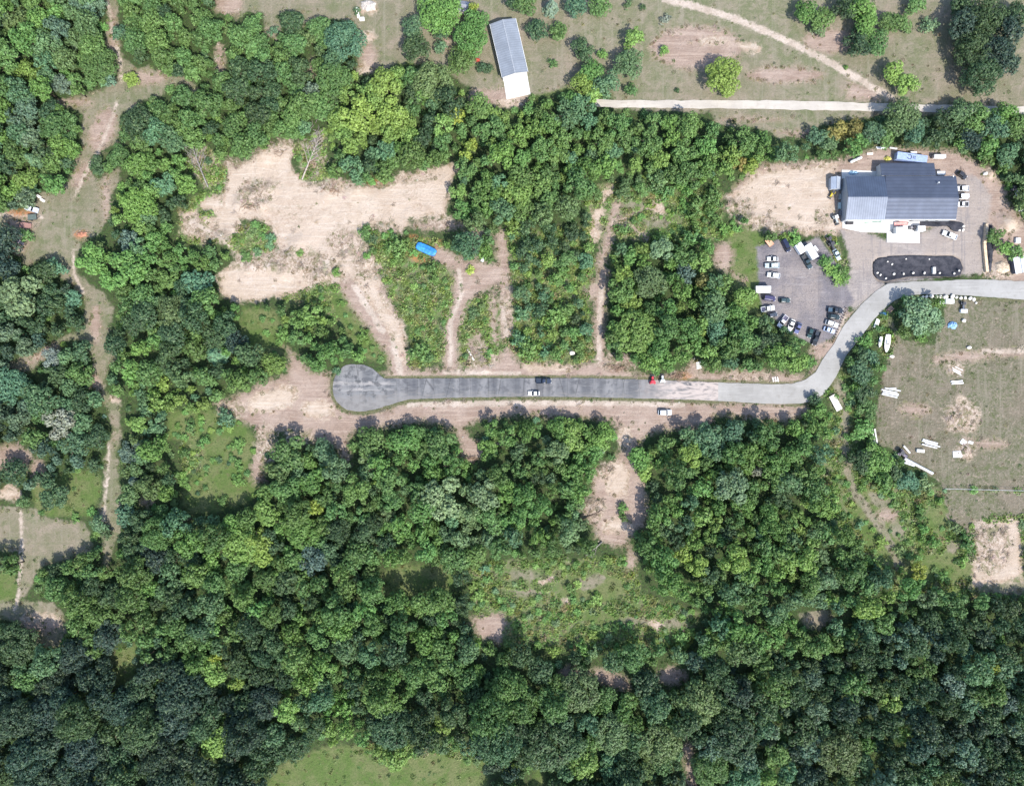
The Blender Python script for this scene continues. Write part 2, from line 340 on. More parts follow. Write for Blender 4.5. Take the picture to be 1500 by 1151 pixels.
# ------------------------------------------------------------------ ground material
def ground_material():
    t = NT('ground')
    def lay(name, amp, soft, nz):
        a = t.attr('m_' + name).outputs['Fac']
        return t.ramp(t.math('MULTIPLY_ADD', t.math('SUBTRACT', nz, 0.5), amp, a), -soft, soft)
    nE = t.noise(0.20, 8, 0.72, dist=0.6); nE2 = t.noise(0.42, 8, 0.75, dist=0.8)
    nF = t.noise(1.3, 5, 0.75); nM = t.noise(0.11, 7, 0.70, dist=0.5); nL = t.noise(0.03, 5, 0.6); nX = t.noise(3.2, 3, 0.8)
    nS = t.noise(0.45, 6, 0.75, dist=1.6); nT = t.noise(0.16, 6, 0.7, dist=2.0)
    f = lambda v, a, b: t.ramp(v, a, b)
    k = lambda v, a, b, g: t.math('MULTIPLY', t.ramp(v, a, b), g)
    # forest floor
    c = t.mix(f(nE2, .35, .65), (0.034, 0.060, 0.022), (0.060, 0.065, 0.034)); c = t.mix(f(nF, .45, .65), c, (0.062, 0.108, 0.032))
    # weedy scrub
    s = t.mix(f(nE2, .40, .60), (0.095, 0.140, 0.048), (0.165, 0.160, 0.095)); s = t.mix(f(nF, .5, .66), s, (0.125, 0.175, 0.055)); s = t.mix(k(nX, .57, .7, .7), s, (0.06, 0.085, 0.032)); s = t.mix(k(nS, .60, .70, .8), s, (0.24, 0.20, 0.14)); s = t.mix(k(nM, .56, .66, .7), s, (0.105, 0.175, 0.045))
    c = t.mix(t.math('MAXIMUM', lay('scrub', 2.2, 0.25, nE), lay('low', 2.2, 0.3, nE)), c, s)
    # green grass
    g = t.mix(f(nM, .38, .62), (0.085, 0.135, 0.036), (0.145, 0.160, 0.070)); g = t.mix(f(nF, .48, .68), g, (0.060, 0.095, 0.030)); g = t.mix(f(nX, .55, .75), g, (0.16, 0.17, 0.075)); g = t.mix(f(nE2, .54, .66), g, (0.115, 0.12, 0.055))
    c = t.mix(lay('lush', 2.2, 0.35, nE), c, g)
    # dry meadow
    mow = t.noise(0.5, 3, 0.6, stretch=(1, 0.05, 1), rot=0.06); mow2 = t.noise(0.4, 3, 0.6, stretch=(0.05, 1, 1), rot=-0.03)
    d = t.mix(f(nM, .36, .64), (0.158, 0.152, 0.094), (0.250, 0.208, 0.160)); d = t.mix(f(nL, .44, .56), d, t.mix(f(nE, .40, .62), (0.138, 0.148, 0.080), (0.225, 0.198, 0.145)))
    d = t.mix(k(nF, .48, .70, .55), d, (0.125, 0.128, 0.075)); d = t.mix(k(nX, .50, .72, .6), d, (0.29, 0.262, 0.205)); d = t.mix(k(nS, .56, .70, .7), d, (0.27, 0.225, 0.180)); d = t.mix(k(nT, .54, .66, .6), d, (0.112, 0.132, 0.062))
    d = t.mix(k(mow, .52, .68, .45), d, (0.26, 0.235, 0.18)); d = t.mix(k(mow2, .54, .70, .4), d, (0.125, 0.14, 0.075))
    c = t.mix(lay('dry', 1.6, 0.2, nE), c, d)
    rk = t.mix(f(nM, .38, .60), (0.112, 0.105, 0.068), (0.175, 0.148, 0.112)); rk = t.mix(f(nL, .45, .55), rk, t.mix(f(nE2, .42, .58), (0.100, 0.108, 0.058), (0.165, 0.148, 0.108))); rk = t.mix(f(nF, .50, .66), rk, (0.215, 0.195, 0.15)); rk = t.mix(f(nX, .55, .70), rk, (0.085, 0.085, 0.05)); rk = t.mix(k(nS, .54, .64, .8), rk, (0.27, 0.22, 0.175)); rk = t.mix(k(nT, .56, .64, .7), rk, (0.09, 0.108, 0.045)); rk = t.mix(k(mow, .55, .68, .5), rk, (0.225, 0.2, 0.155))
    c = t.mix(lay('rank', 1.6, 0.15, nE), c, rk)
    # earth
    am = t.attr('m_dirt').outputs['Fac']; asn = t.attr('m_sand').outputs['Fac']
    nB = t.noise(0.05, 5, 0.65, dist=1.0); rut = t.noise(0.55, 5, 0.65, stretch=(0.07, 1, 1), rot=0.06, dist=1.6); rut2 = t.noise(0.6, 4, 0.6, stretch=(1, 0.05, 1), rot=0.35, dist=0.4); rut3 = t.noise(0.8, 5, 0.65, stretch=(0.10, 1, 1), rot=-0.16, dist=2.2)
    # rough towards the edges and in broken patches, smooth where it is driven on
    re = t.math('MULTIPLY_ADD', t.math('SUBTRACT', nB, 0.5), 2.6, t.ramp(am, 0.75, 0.05), clamp=True); rs = t.math('MULTIPLY_ADD', t.math('SUBTRACT', nB, 0.48), 3.6, t.ramp(asn, 0.8, 0.1), clamp=True)
    w_ = lambda a, b: t.math('MULTIPLY', a, b)
    e = t.mix(f(nM, .36, .64), (0.255, 0.185, 0.148), (0.33, 0.255, 0.212)); e = t.mix(k(rut, .45, .65, .65), e, (0.40, 0.318, 0.265)); e = t.mix(k(rut, .30, .44, 0.5), (0.22, 0.155, 0.115), e) if False else e
    e = t.mix(w_(re, k(nS, .48, .62, .9)), e, (0.20, 0.148, 0.108)); e = t.mix(w_(re, k(nF, .52, .68, .8)), e, (0.45, 0.36, 0.295)); e = t.mix(w_(re, k(nX, .58, .70, .9)), e, (0.13, 0.098, 0.068))
    e = t.mix(w_(t.ramp(am, 0.7, 0.0), k(nE2, .50, .62, .85)), e, (0.135, 0.145, 0.065)); e = t.mix(k(nT, .56, .64, .5), e, (0.235, 0.175, 0.14)); e = t.mix(k(nX, .5, .8, .25), e, (0.24, 0.18, 0.14))
    c = t.mix(lay('dirt', 3.6, 0.34, nE2), c, e)
    # pale sand
    q = t.mix(f(nM, .36, .64), (0.375, 0.295, 0.225), (0.47, 0.388, 0.315)); q = t.mix(f(nL, .40, .62), q, (0.44, 0.355, 0.285)); q = t.mix(k(rut, .46, .66, .6), q, (0.53, 0.455, 0.385)); q = t.mix(k(rut3, .54, .70, .45), q, (0.315, 0.24, 0.19)); q = t.mix(k(nT, .56, .66, .6), q, (0.51, 0.435, 0.375))
    q = t.mix(w_(rs, k(nS, .46, .60, .95)), q, (0.30, 0.225, 0.165)); q = t.mix(w_(rs, k(nT, .50, .60, .8)), q, (0.37, 0.275, 0.205)); q = t.mix(w_(rs, k(nX, .57, .70, .9)), q, (0.21, 0.155, 0.11)); q = t.mix(w_(rs, k(nE2, .53, .62, .85)), q, (0.175, 0.150, 0.085))
    q = t.mix(k(nX, .5, .8, .2), q, (0.36, 0.28, 0.22))
    c = t.mix(lay('sand', 3.0, 0.30, nE), c, q)
    # broken, rubbly ground and the grass fringe of the paving
    u = t.mix(f(nE2, .38, .62), (0.30, 0.225, 0.17), (0.47, 0.385, 0.32)); u = t.mix(f(nS, .46, .58), u, (0.20, 0.15, 0.10)); u = t.mix(k(nF, .50, .64, .85), u, (0.50, 0.42, 0.355)); u = t.mix(f(nX, .54, .66), u, (0.115, 0.09, 0.06)); u = t.mix(k(nT, .52, .60, .85), u, (0.135, 0.135, 0.065)); u = t.mix(k(nE, .57, .63, .7), u, (0.54, 0.46, 0.40))
    c = t.mix(t.math('MULTIPLY', lay('rough', 3.0, 0.5, nE2), 0.88), c, u)
    tk = t.mix(f(nM, .38, .62), (0.37, 0.305, 0.25), (0.49, 0.415, 0.355)); tk = t.mix(k(nF, .5, .68, .7), tk, (0.29, 0.23, 0.175)); tk = t.mix(k(nX, .58, .72, .7), tk, (0.22, 0.18, 0.12))
    c = t.mix(lay('track', 1.2, 0.16, nE2), c, tk)
    v_ = t.mix(f(nF, .35, .6), (0.085, 0.095, 0.042), (0.15, 0.145, 0.085)); c = t.mix(lay('verge', 0.7, 0.10, nE2), c, v_)
    # grey stone yard
    y = t.mix(f(nM, .38, .62), (0.155, 0.145, 0.16), (0.225, 0.207, 0.217)); y = t.mix(f(nL, .45, .6), y, (0.29, 0.25, 0.23)); y = t.mix(f(nX, .5, .72), y, (0.12, 0.112, 0.12)); y = t.mix(k(rut, .5, .7, .6), y, (0.34, 0.31, 0.30)); y = t.mix(k(rut2, .5, .68, .5), y, (0.17, 0.155, 0.16)); y = t.mix(k(nS, .54, .66, .7), y, (0.16, 0.15, 0.155))
    yy = t.mix(f(nM, .38, .62), (0.225, 0.198, 0.190), (0.31, 0.275, 0.255)); yy = t.mix(f(nL, .42, .58), yy, (0.315, 0.268, 0.235)); yy = t.mix(k(rut, .5, .68, .6), yy, (0.38, 0.335, 0.305)); yy = t.mix(k(rut2, .52, .66, .6), yy, (0.21, 0.19, 0.19)); yy = t.mix(k(nX, .5, .72, .6), yy, (0.18, 0.16, 0.155)); yy = t.mix(k(nS, .55, .66, .6), yy, (0.20, 0.18, 0.175))
    c = t.mix(lay('yard', 1.4, 0.25, nE2), c, yy)
    c = t.mix(lay('gravel', 1.2, 0.2, nE2), c, t.mix(1.0, y, (0.90, 0.90, 0.91), 'MULTIPLY'))
    c = t.mix(t.math('MULTIPLY', lay('rust', 2.0, 0.4, nE2), f(nF, .3, .6)), c, (0.36, 0.15, 0.06))
    h = t.math('ADD', t.math('MULTIPLY', nF, 0.5), nS)
    t.bump(h, 0.7, 0.6)
    c = t.mix(1.0, c, (0.86, 0.86, 0.86), 'MULTIPLY')
    return t.done(c, 0.95, 0.1)
M_GROUND = ground_material()

def vnoise(X, Y, cell, seed):
    r = np.random.default_rng(seed); T = r.random((97, 97))
    u, v = X / cell, Y / cell; i, j = np.floor(u).astype(int), np.floor(v).astype(int); fu, fv = u - i, v - j
    fu = fu * fu * (3 - 2 * fu); fv = fv * fv * (3 - 2 * fv)
    g = lambda a, b: T[a % 97, b % 97]
    return (g(i, j) * (1 - fu) + g(i + 1, j) * fu) * (1 - fv) + (g(i, j + 1) * (1 - fu) + g(i + 1, j + 1) * fu) * fv

GXX, GYY = np.meshgrid(gx, gy)
# relief: ruts and hummocks dip below z = 0, spoil heaps rise in the cleared sand
Z = -0.10 * vnoise(GXX, GYY, 9, 1) - 0.05 * vnoise(GXX, GYY, 4, 2)
MOUNDS = [(372,285,9,1.3),(384,300,8,1.5),(350,300,10,.9),(395,275,8,1.0),(300,322,10,.8),(330,350,12,1.0),(375,385,14,.9),(425,378,10,1.3),(440,395,9,1.1),(470,405,12,.9),(400,390,8,1.0),(415,400,9,.9),(545,350,9,1.2),(560,370,10,.9),(535,385,8,1.0),(390,225,16,1.3),(366,348,20,.6),(436,356,12,1.0),(480,280,12,.9),(520,280,10,.8),(880,690,10,1.2),(870,745,10,1.0),(1070,300,9,1.3),(1085,315,10,1.0),(1100,320,8,1.0),(1130,333,9,.9),(1475,328,12,1.8),(1448,256,8,1.6),(1416,660,8,1.0),(920,540,7,.7),(900,532,8,.6),(705,525,6,.8),(712,540,6,.5),(650,400,6,.4),(605,378,8,.7),(1465,392,8,1.2),(120,344,7,.7),(538,9,9,.9),(1405,612,14,.5),(1450,800,22,.7),(1230,345,6,.5)]
for (mx, my, mr, mh) in MOUNDS:
    d = np.hypot(GXX - mx, GYY - my) * (0.8 + 0.45 * vnoise(GXX, GYY, 6, 5)); Z += 1.0 * mh * np.exp(-(d / mr) ** 2)
cut = np.maximum(FLD['sand'], FLD['dirt'] - 3)
Z += np.clip(cut / 10, 0, 1) * 0.35 * np.clip(vnoise(GXX, GYY, 7, 9) - 0.55, 0, 1) * (np.maximum(FLD['gravel'], FLD['yard']) < -6)
hardk = np.clip((-FH) / 7, 0, 1); Z = np.where(Z > 0, Z * hardk, Z)
Z = np.where(FH > -4, np.minimum(Z, -0.03) - 0.05, Z)
FBAS = field([('poly', BASIN)]); Z = np.where(FBAS > -3, -0.95, Z)
def zat(px, py): return samp(Z, px, py)

def build_ground():
    X = (GXX - 750) * S; Y = (575.5 - GYY) * S
    V = np.stack([X, Y, Z], -1).reshape(-1, 3)
    idx = np.arange(NXg * NYg).reshape(NYg, NXg)
    F = np.stack([idx[:-1, :-1], idx[1:, :-1], idx[1:, 1:], idx[:-1, 1:]], -1).reshape(-1, 4)
    order = ['dry', 'lush', 'dirt', 'sand', 'gravel']
    cc = {k: ((FLD[k][:-1, :-1] + FLD[k][1:, 1:]) / 2).reshape(-1) for k in FLD}
    cls = np.zeros(len(F), int)
    for i, k in enumerate(['scrub', 'lush', 'dry', 'dirt', 'sand', 'gravel']): cls[cc[k] > 0] = i + 1
    cls[cc['yard'] > 0] = 6
    names = ['forest_floor', 'scrub_ground', 'grass', 'dry_meadow', 'dirt_ground', 'sandy_clearing', 'gravel_yard']
    att = {k: np.clip(v / 14.0, -1, 1).reshape(-1) for k, v in FLD.items()}
    for i, nm in enumerate(names):
        f = F[cls == i]
        if len(f) == 0: continue
        used, inv = np.unique(f, return_inverse=True)
        me = bpy.data.meshes.new(nm); inv = inv.reshape(-1)
        me.vertices.add(len(used)); me.vertices.foreach_set('co', V[used].reshape(-1).astype(np.float32))
        me.loops.add(len(inv)); me.loops.foreach_set('vertex_index', inv.astype(np.int32))
        me.polygons.add(len(f)); me.polygons.foreach_set('loop_start', np.arange(0, len(inv), 4, dtype=np.int32))
        me.polygons.foreach_set('use_smooth', [True] * len(f))
        me.update(calc_edges=True)
        for k, a in att.items():
            at = me.attributes.new('m_' + k, 'FLOAT', 'POINT'); at.data.foreach_set('value', a[used].astype(np.float32))
        tag(obj(nm, me, M_GROUND), kind='structure')
    # land beyond the photograph, out to the horizon
    x0, x1 = X.min(), X.max(); y0, y1 = Y.min(), Y.max(); B = 6000
    xs = [-B, x0, x1, B]; ys = [-B, y0, y1, B]
    vs = [(a, b, -0.1) for b in ys for a in xs]; fs = []
    for j in range(3):
        for i in range(3):
            if i == 1 and j == 1: continue
            fs.append((j * 4 + i, j * 4 + i + 1, j * 4 + i + 5, j * 4 + i + 4))
    me = rawmesh('terrain', vs, fs)
    for k in FLD:
        at = me.attributes.new('m_' + k, 'FLOAT', 'POINT'); at.data.foreach_set('value', np.full(len(vs), -1.0 if k != 'scrub' else 0.5, dtype=np.float32))
    tag(obj('terrain', me, M_GROUND), kind='structure')
build_ground()

# ------------------------------------------------------------------ roads, pads, basin
def resample(pts, n):
    p = np.array(pts, float); d = np.r_[0, np.cumsum(np.hypot(*np.diff(p, axis=0).T))]; u = np.linspace(0, d[-1], n)
    return np.stack([np.interp(u, d, p[:, 0]), np.interp(u, d, p[:, 1])], -1)

def strip(name, A, B, z, mat, n=160, m=6, wob=0.0, seed=3, skirt=0.12):
    a = resample(A, n); b = resample(B, n); r = np.random.default_rng(seed)
    if wob:
        wa = np.interp(np.arange(n), np.arange(0, n, 2), r.normal(0, wob, len(np.arange(0, n, 2)))); wb = np.interp(np.arange(n), np.arange(0, n, 2), r.normal(0, wob, len(np.arange(0, n, 2))))
        a[:, 1] += wa; b[:, 1] += wb
    vs = []; fs = []
    for i in range(n):
        row = [P(*(a[i] * (1 - k / m) + b[i] * k / m), 0) for k in range(m + 1)]
        row = [Vector((q.x, q.y, z)) for q in row]
        row = [row[0] - Vector((0, 0, skirt))] + row + [row[-1] - Vector((0, 0, skirt))]
        vs += row
    w_ = m + 3
    for i in range(n - 1):
        for k in range(w_ - 1):
            fs.append((i * w_ + k, i * w_ + k + 1, (i + 1) * w_ + k + 1, (i + 1) * w_ + k))
    me = rawmesh(name, vs, fs)
    bm = bmesh.new(); bm.from_mesh(me); bmesh.ops.recalc_face_normals(bm, faces=bm.faces[:]); bm.to_mesh(me); bm.free()
    return tag(obj(name, me, mat), kind='structure')

def slab(name, pts, z, th, mat, kind='structure'):
    q = [P(x, y, 0) for x, y in pts]; n = len(q)
    vs = [(v.x, v.y, z) for v in q] + [(v.x, v.y, z - th) for v in q]
    fs = [tuple(range(n))] + [(i, (i + 1) % n, (i + 1) % n + n, i + n) for i in range(n)]
    me = rawmesh(name, vs, fs)
    bm = bmesh.new(); bm.from_mesh(me); bmesh.ops.recalc_face_normals(bm, faces=bm.faces[:]); bm.to_mesh(me); bm.free()
    return tag(obj(name, me, mat), kind=kind)

def asphalt_material():
    t = NT('old_asphalt')
    sep = t.n.new('ShaderNodeSeparateXYZ'); t.l.new(t.tc.outputs['Object'], sep.inputs[0])
    nL = t.noise(0.06, 4, 0.6); nM = t.noise(0.35, 5, 0.65); nX = t.noise(5, 3, 0.7)
    st = t.noise(1.1, 5, 0.7, stretch=(0.05, 1, 1)); sx = t.noise(0.22, 2, 0.4, stretch=(1, 0.02, 0.02)); sw = t.noise(0.55, 5, 0.65, dist=1.5, stretch=(0.3, 1, 1))
    c = t.mix(t.ramp(sx, .40, .60), (0.085, 0.092, 0.108), (0.20, 0.205, 0.22)); c = t.mix(t.ramp(nM, .4, .7), c, (0.105, 0.11, 0.125)); c = t.mix(t.ramp(st, .52, .75, 0, .65), c, (0.24, 0.235, 0.235))
    c = t.mix(t.ramp(sw, .60, .72, 0, .75), c, (0.30, 0.285, 0.27)); c = t.mix(t.ramp(nL, .5, .7, 0, .6), c, (0.065, 0.07, 0.085)); c = t.mix(t.ramp(nX, .55, .8), c, (0.13, 0.13, 0.14))
    # dusty southern edge and the joints across the paving
    mp = t.n.new('ShaderNodeMapping'); t.l.new(t.tc.outputs['Object'], mp.inputs[0]); mp.inputs['Scale'].default_value = (0.145, 0.02, 1)
    vo = t.n.new('ShaderNodeTexVoronoi'); vo.feature = 'DISTANCE_TO_EDGE'; t.l.new(mp.outputs[0], vo.inputs['Vector']); vo.inputs['Scale'].default_value = 1
    c = t.mix(t.ramp(vo.outputs['Distance'], 0.0, 0.02, 0.55, 0.0), c, (0.03, 0.032, 0.036))
    by = t.math('ADD', t.math('MULTIPLY', t.math('SUBTRACT', sw, 0.5), 3.5), sep.outputs['Y'])
    band = t.math('ADD', t.ramp(t.math('ABSOLUTE', t.math('SUBTRACT', by, 3.6)), 0.25, 0.9, 1, 0), t.ramp(t.math('ABSOLUTE', t.math('SUBTRACT', by, 1.3)), 0.2, 0.8, 1, 0), clamp=True)
    c = t.mix(t.math('MULTIPLY', t.math('MULTIPLY', band, t.ramp(st, .3, .55)), t.ramp(sep.outputs['X'], -50, -44, .8, 0)), c, (0.34, 0.33, 0.33))
    c = t.mix(t.math('MULTIPLY', t.ramp(sw, .42, .62), t.ramp(sep.outputs['X'], -52, -40, .75, .25)), c, (0.19, 0.20, 0.215)); c = t.mix(t.math('MULTIPLY', t.ramp(nM, .5, .62), t.ramp(sep.outputs['X'], -52, -42, .8, .35)), c, (0.07, 0.075, 0.085))
    dst = t.math("ADD", t.math('MULTIPLY', t.math('SUBTRACT', sw, 0.5), 16.0), sep.outputs['Y'])
    c = t.mix(t.ramp(dst, -2.6, 1.0, 0.62, 0.0), c, (0.215, 0.21, 0.21))
    c = t.mix(1.0, c, (0.88, 0.85, 0.81), 'MULTIPLY')
    ex = t.math('ADD', t.math('MULTIPLY', t.math('SUBTRACT', nM, 0.5), 22.0), sep.outputs['X'])
    c = t.mix(t.math('MULTIPLY', t.ramp(ex, 48, 66, 0, 1), t.ramp(sw, .3, .6)), c, (0.36, 0.31, 0.285))
    t.bump(nX, 0.25, 0.05)
    return t.done(c, 0.85, 0.3)
def pale_lane_material(name, a, b, d):
    t = NT(name); nL = t.noise(0.07, 5, 0.6); nM = t.noise(0.5, 5, 0.65); nX = t.noise(4, 3, 0.7); st = t.noise(0.9, 4, 0.7, stretch=(0.07, 1, 1))
    c = t.mix(t.ramp(nL, .35, .65), a, b); c = t.mix(t.ramp(nM, .5, .75, 0, .6), c, d); c = t.mix(t.ramp(st, .5, .75, 0, .5), c, tuple(min(.8, x * 1.25) for x in b)); c = t.mix(t.ramp(nX, .55, .85, 0, .7), c, tuple(x * .8 for x in d))
    t.bump(nX, 0.3, 0.06)
    return t.done(c, 0.9, 0.2)
M_ASPH = asphalt_material()
M_LANE = pale_lane_material('worn_pale_paving', (0.23, 0.223, 0.212), (0.295, 0.287, 0.275), (0.195, 0.183, 0.165))
M_NLANE = pale_lane_material('gravel_lane', (0.33, 0.30, 0.265), (0.41, 0.375, 0.33), (0.26, 0.225, 0.185))
M_CONC = pale_lane_material('concrete_pad', (0.50, 0.49, 0.47), (0.58, 0.57, 0.55), (0.43, 0.41, 0.38))
strip('asphalt_road', ROAD_TOP, ROAD_BOT, 0.05, M_ASPH, 200, 8, 0.25)
strip('paved_lane', LANE_IN, LANE_OUT, 0.05, M_LANE, 170, 8, 0.3, 4)
strip('gravel_lane', NL_T, NL_B, 0.045, M_NLANE, 150, 4, 0.5, 5)
slab('concrete_apron', APRON, 0.06, 0.2, M_CONC)
slab('barn_apron', BARN_APRON, 0.06, 0.2, M_CONC)
slab('concrete_slab', SLAB_N, 0.05, 0.2, M_CONC)
def mulch():
    t = NT('dark_stone_mulch'); n = t.noise(0.5, 5, .65); x = t.noise(3.5, 4, .75)
    c = t.mix(t.ramp(n, .35, .65), (0.022, 0.024, 0.032), (0.05, 0.05, 0.06)); c = t.mix(t.ramp(x, .55, .8), c, (0.13, 0.125, 0.125)); t.bump(x, .8, .15)
    return t.done(c, .95, .2)
M_MULCH = mulch()
def build_basin():
    c = np.mean(np.array(BASIN), axis=0); pts = resample(BASIN + [BASIN[0]], 97)[:-1]; n = len(pts)
    rings = [(1.035, 1.05, 0.02), (1.0, 1.0, 0.05), (0.97, 0.90, -0.12), (0.93, 0.72, -0.55), (0.88, 0.45, -0.8), (0.6, 0.2, -0.82)]
    r = np.random.default_rng(8); vs = []; fs = []
    for a, b, z in rings:
        for k in range(n):
            x = c[0] + (pts[k][0] - c[0]) * a; y = c[1] + (pts[k][1] - c[1]) * b
            v = P(x, y, 0); vs.append((v.x, v.y, z + r.normal(0, .05)))
    for i in range(len(rings) - 1):
        for k in range(n): fs.append((i * n + k, i * n + (k + 1) % n, (i + 1) * n + (k + 1) % n, (i + 1) * n + k))
    fs.append(tuple(range((len(rings) - 1) * n, len(rings) * n)))
    me = rawmesh('drainage_basin', vs, fs, True)
    bm = bmesh.new(); bm.from_mesh(me); bmesh.ops.recalc_face_normals(bm, faces=bm.faces[:]); bm.to_mesh(me); bm.free()
    tag(obj('drainage_basin', me, M_MULCH), kind='structure')
build_basin()

# ------------------------------------------------------------------ trees
def leaf_material():
    t = NT('leaves')
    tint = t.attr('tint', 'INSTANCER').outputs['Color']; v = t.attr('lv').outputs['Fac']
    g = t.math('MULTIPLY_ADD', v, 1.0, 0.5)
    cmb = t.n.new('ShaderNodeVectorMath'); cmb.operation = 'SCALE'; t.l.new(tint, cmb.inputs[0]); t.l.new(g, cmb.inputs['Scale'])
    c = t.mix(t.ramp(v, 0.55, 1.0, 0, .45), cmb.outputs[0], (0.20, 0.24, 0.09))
    t.done(c, 0.55, 0.35)
    tr = t.n.new('ShaderNodeBsdfTranslucent'); cc = t.mix(1.0, c, (1.0, 1.15, 0.55), 'MULTIPLY'); t.l.new(cc, tr.inputs[0])
    mx = t.n.new('ShaderNodeMixShader'); mx.inputs[0].default_value = 0.25
    t.l.new(t.b.outputs[0], mx.inputs[1]); t.l.new(tr.outputs[0], mx.inputs[2]); t.l.new(mx.outputs[0], t.out.inputs['Surface'])
    return t.m
M_LEAF = leaf_material()
M_BARK = paint('bark', (0.11, 0.085, 0.065), 0.9, .2, var=.35)
M_DEAD = paint('bare_grey_wood', (0.21, 0.195, 0.18), 0.9, .2, var=.3)

def leaf_mesh(name, C, Nn, size, lv, seed):
    """many small leaf sprays as one mesh: C centres, Nn facing, size half-lengths"""
    r = np.random.default_rng(seed); n = len(C)
    Nn = Nn / (np.linalg.norm(Nn, axis=1, keepdims=True) + 1e-9)
    q = r.normal(size=(n, 3)); T = np.cross(Nn, q); T /= np.linalg.norm(T, axis=1, keepdims=True) + 1e-9; B = np.cross(Nn, T)
    s = size[:, None]; asp = r.uniform(.5, .8, (n, 1)); dro = r.uniform(.05, .3, (n, 1))
    V = np.stack([C - T * s - Nn * s * dro, C - B * s * asp, C + T * s - Nn * s * dro, C + B * s * asp], 1).reshape(-1, 3)
    me = bpy.data.meshes.new(name)
    me.vertices.add(4 * n); me.vertices.foreach_set('co', V.reshape(-1).astype(np.float32))
    me.loops.add(4 * n); me.loops.foreach_set('vertex_index', np.arange(4 * n, dtype=np.int32))
    me.polygons.add(n); me.polygons.foreach_set('loop_start', np.arange(0, 4 * n, 4, dtype=np.int32))
    me.update(calc_edges=True)
    a = me.attributes.new('lv', 'FLOAT', 'POINT'); a.data.foreach_set('value', np.repeat(lv, 4).astype(np.float32))
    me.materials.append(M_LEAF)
    return me

def rdir(r, n):
    d = r.normal(size=(n, 3)); return d / np.linalg.norm(d, axis=1, keepdims=True)

def crown_mesh(name, seed, R, H, style):
    r = np.random.default_rng(seed)
    C, N, Sz, LV = [], [], [], []
    if style == 'conifer':
        nb = int(70 * R / 3)
        for b in range(nb):
            u = (b + r.random()) / nb; z = H * (0.12 + 0.86 * u); L = R * (1 - u) ** 0.8 * r.uniform(.75, 1.1) + .25; a = b * 2.4 + r.normal(0, .3)
            m = max(5, int(L * 16)); s = np.sqrt(r.random(m)); dx = np.array([math.cos(a), math.sin(a), 0.0]); sd = np.array([-math.sin(a), math.cos(a), 0.0])
            p = dx * (L * s)[:, None] + sd * (r.normal(0, .22, m) * L * s * .7)[:, None] + np.array([0, 0, 1.0]) * (z - .25 * L * s + r.normal(0, .12, m))[:, None]
            C.append(p); N.append(np.array([0, 0, 1.0]) + dx * .5 + r.normal(0, .35, (m, 3))); Sz.append(r.uniform(.2, .38, m)); LV.append(np.clip(r.random() * .6 + r.random(m) * .4, 0, 1))
    else:
        P_ = dict(round=(13, .36, .50, .42), airy=(17, .27, .62, .34), oak=(22, .28, .50, .46), feather=(15, .30, .46, .30), bush=(8, .42, .40, .42))[style]
        nl, lrf, zc, pr = P_
        nl = int(nl * (1.25 if R > 6 else 1)); lobes = []
        for k in range(nl):
            for _ in range(30):
                d = rdir(r, 1)[0]
                if d[2] < -.35: continue
                rad = r.uniform(.50, .80) if k > 2 else r.uniform(0, .3)
                lr = R * lrf * r.uniform(.75, 1.2)
                p = np.array([d[0] * R * rad, d[1] * R * rad, H * zc + d[2] * H * .32 * r.uniform(.85, 1.1)])
                if all(np.linalg.norm((p - q)) > .62 * (lr + lq) * .75 for q, lq in lobes): break
            lobes.append((p, lr))
        Lp = np.array([l[0] for l in lobes]); Lr = np.array([l[1] for l in lobes])
        for (p, lr) in lobes:
            npf = max(10, int(.80 * (4 * lr * lr) / (pr * pr)))
            d = rdir(r, npf * 2); d = d[d[:, 2] > -.55][:npf]
            q = p + d * lr * r.uniform(.72, 1.08, (len(d), 1)) * np.array([1, 1, .85])
            ds = np.linalg.norm(q[:, None, :] - Lp[None], axis=2) / Lr[None]; ok = (ds < .7).sum(1) == 0
            ok &= r.random(len(q)) < (.62 if style in ('airy', 'feather') else .9)
            q, d = q[ok], d[ok]
            for qq, dd in zip(q, d):
                m = r.integers(7, 12); e = rdir(r, m); e = e + dd * .7; e /= np.linalg.norm(e, axis=1, keepdims=True)
                pv = r.random(); ps = pr * r.uniform(.7, 1.25)
                C.append(qq + e * ps * r.uniform(.5, 1.1, (m, 1)))
                N.append(e * .75 + dd * .5 + np.array([0, 0, .25]) + r.normal(0, .4, (m, 3)))
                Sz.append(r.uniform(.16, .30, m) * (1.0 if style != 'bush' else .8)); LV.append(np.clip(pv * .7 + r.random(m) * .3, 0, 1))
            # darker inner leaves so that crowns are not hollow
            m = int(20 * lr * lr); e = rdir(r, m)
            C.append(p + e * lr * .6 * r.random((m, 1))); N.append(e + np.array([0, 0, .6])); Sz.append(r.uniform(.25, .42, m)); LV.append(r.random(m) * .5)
    return leaf_mesh(name, np.concatenate(C), np.concatenate(N), np.concatenate(Sz), np.concatenate(LV), seed + 1)

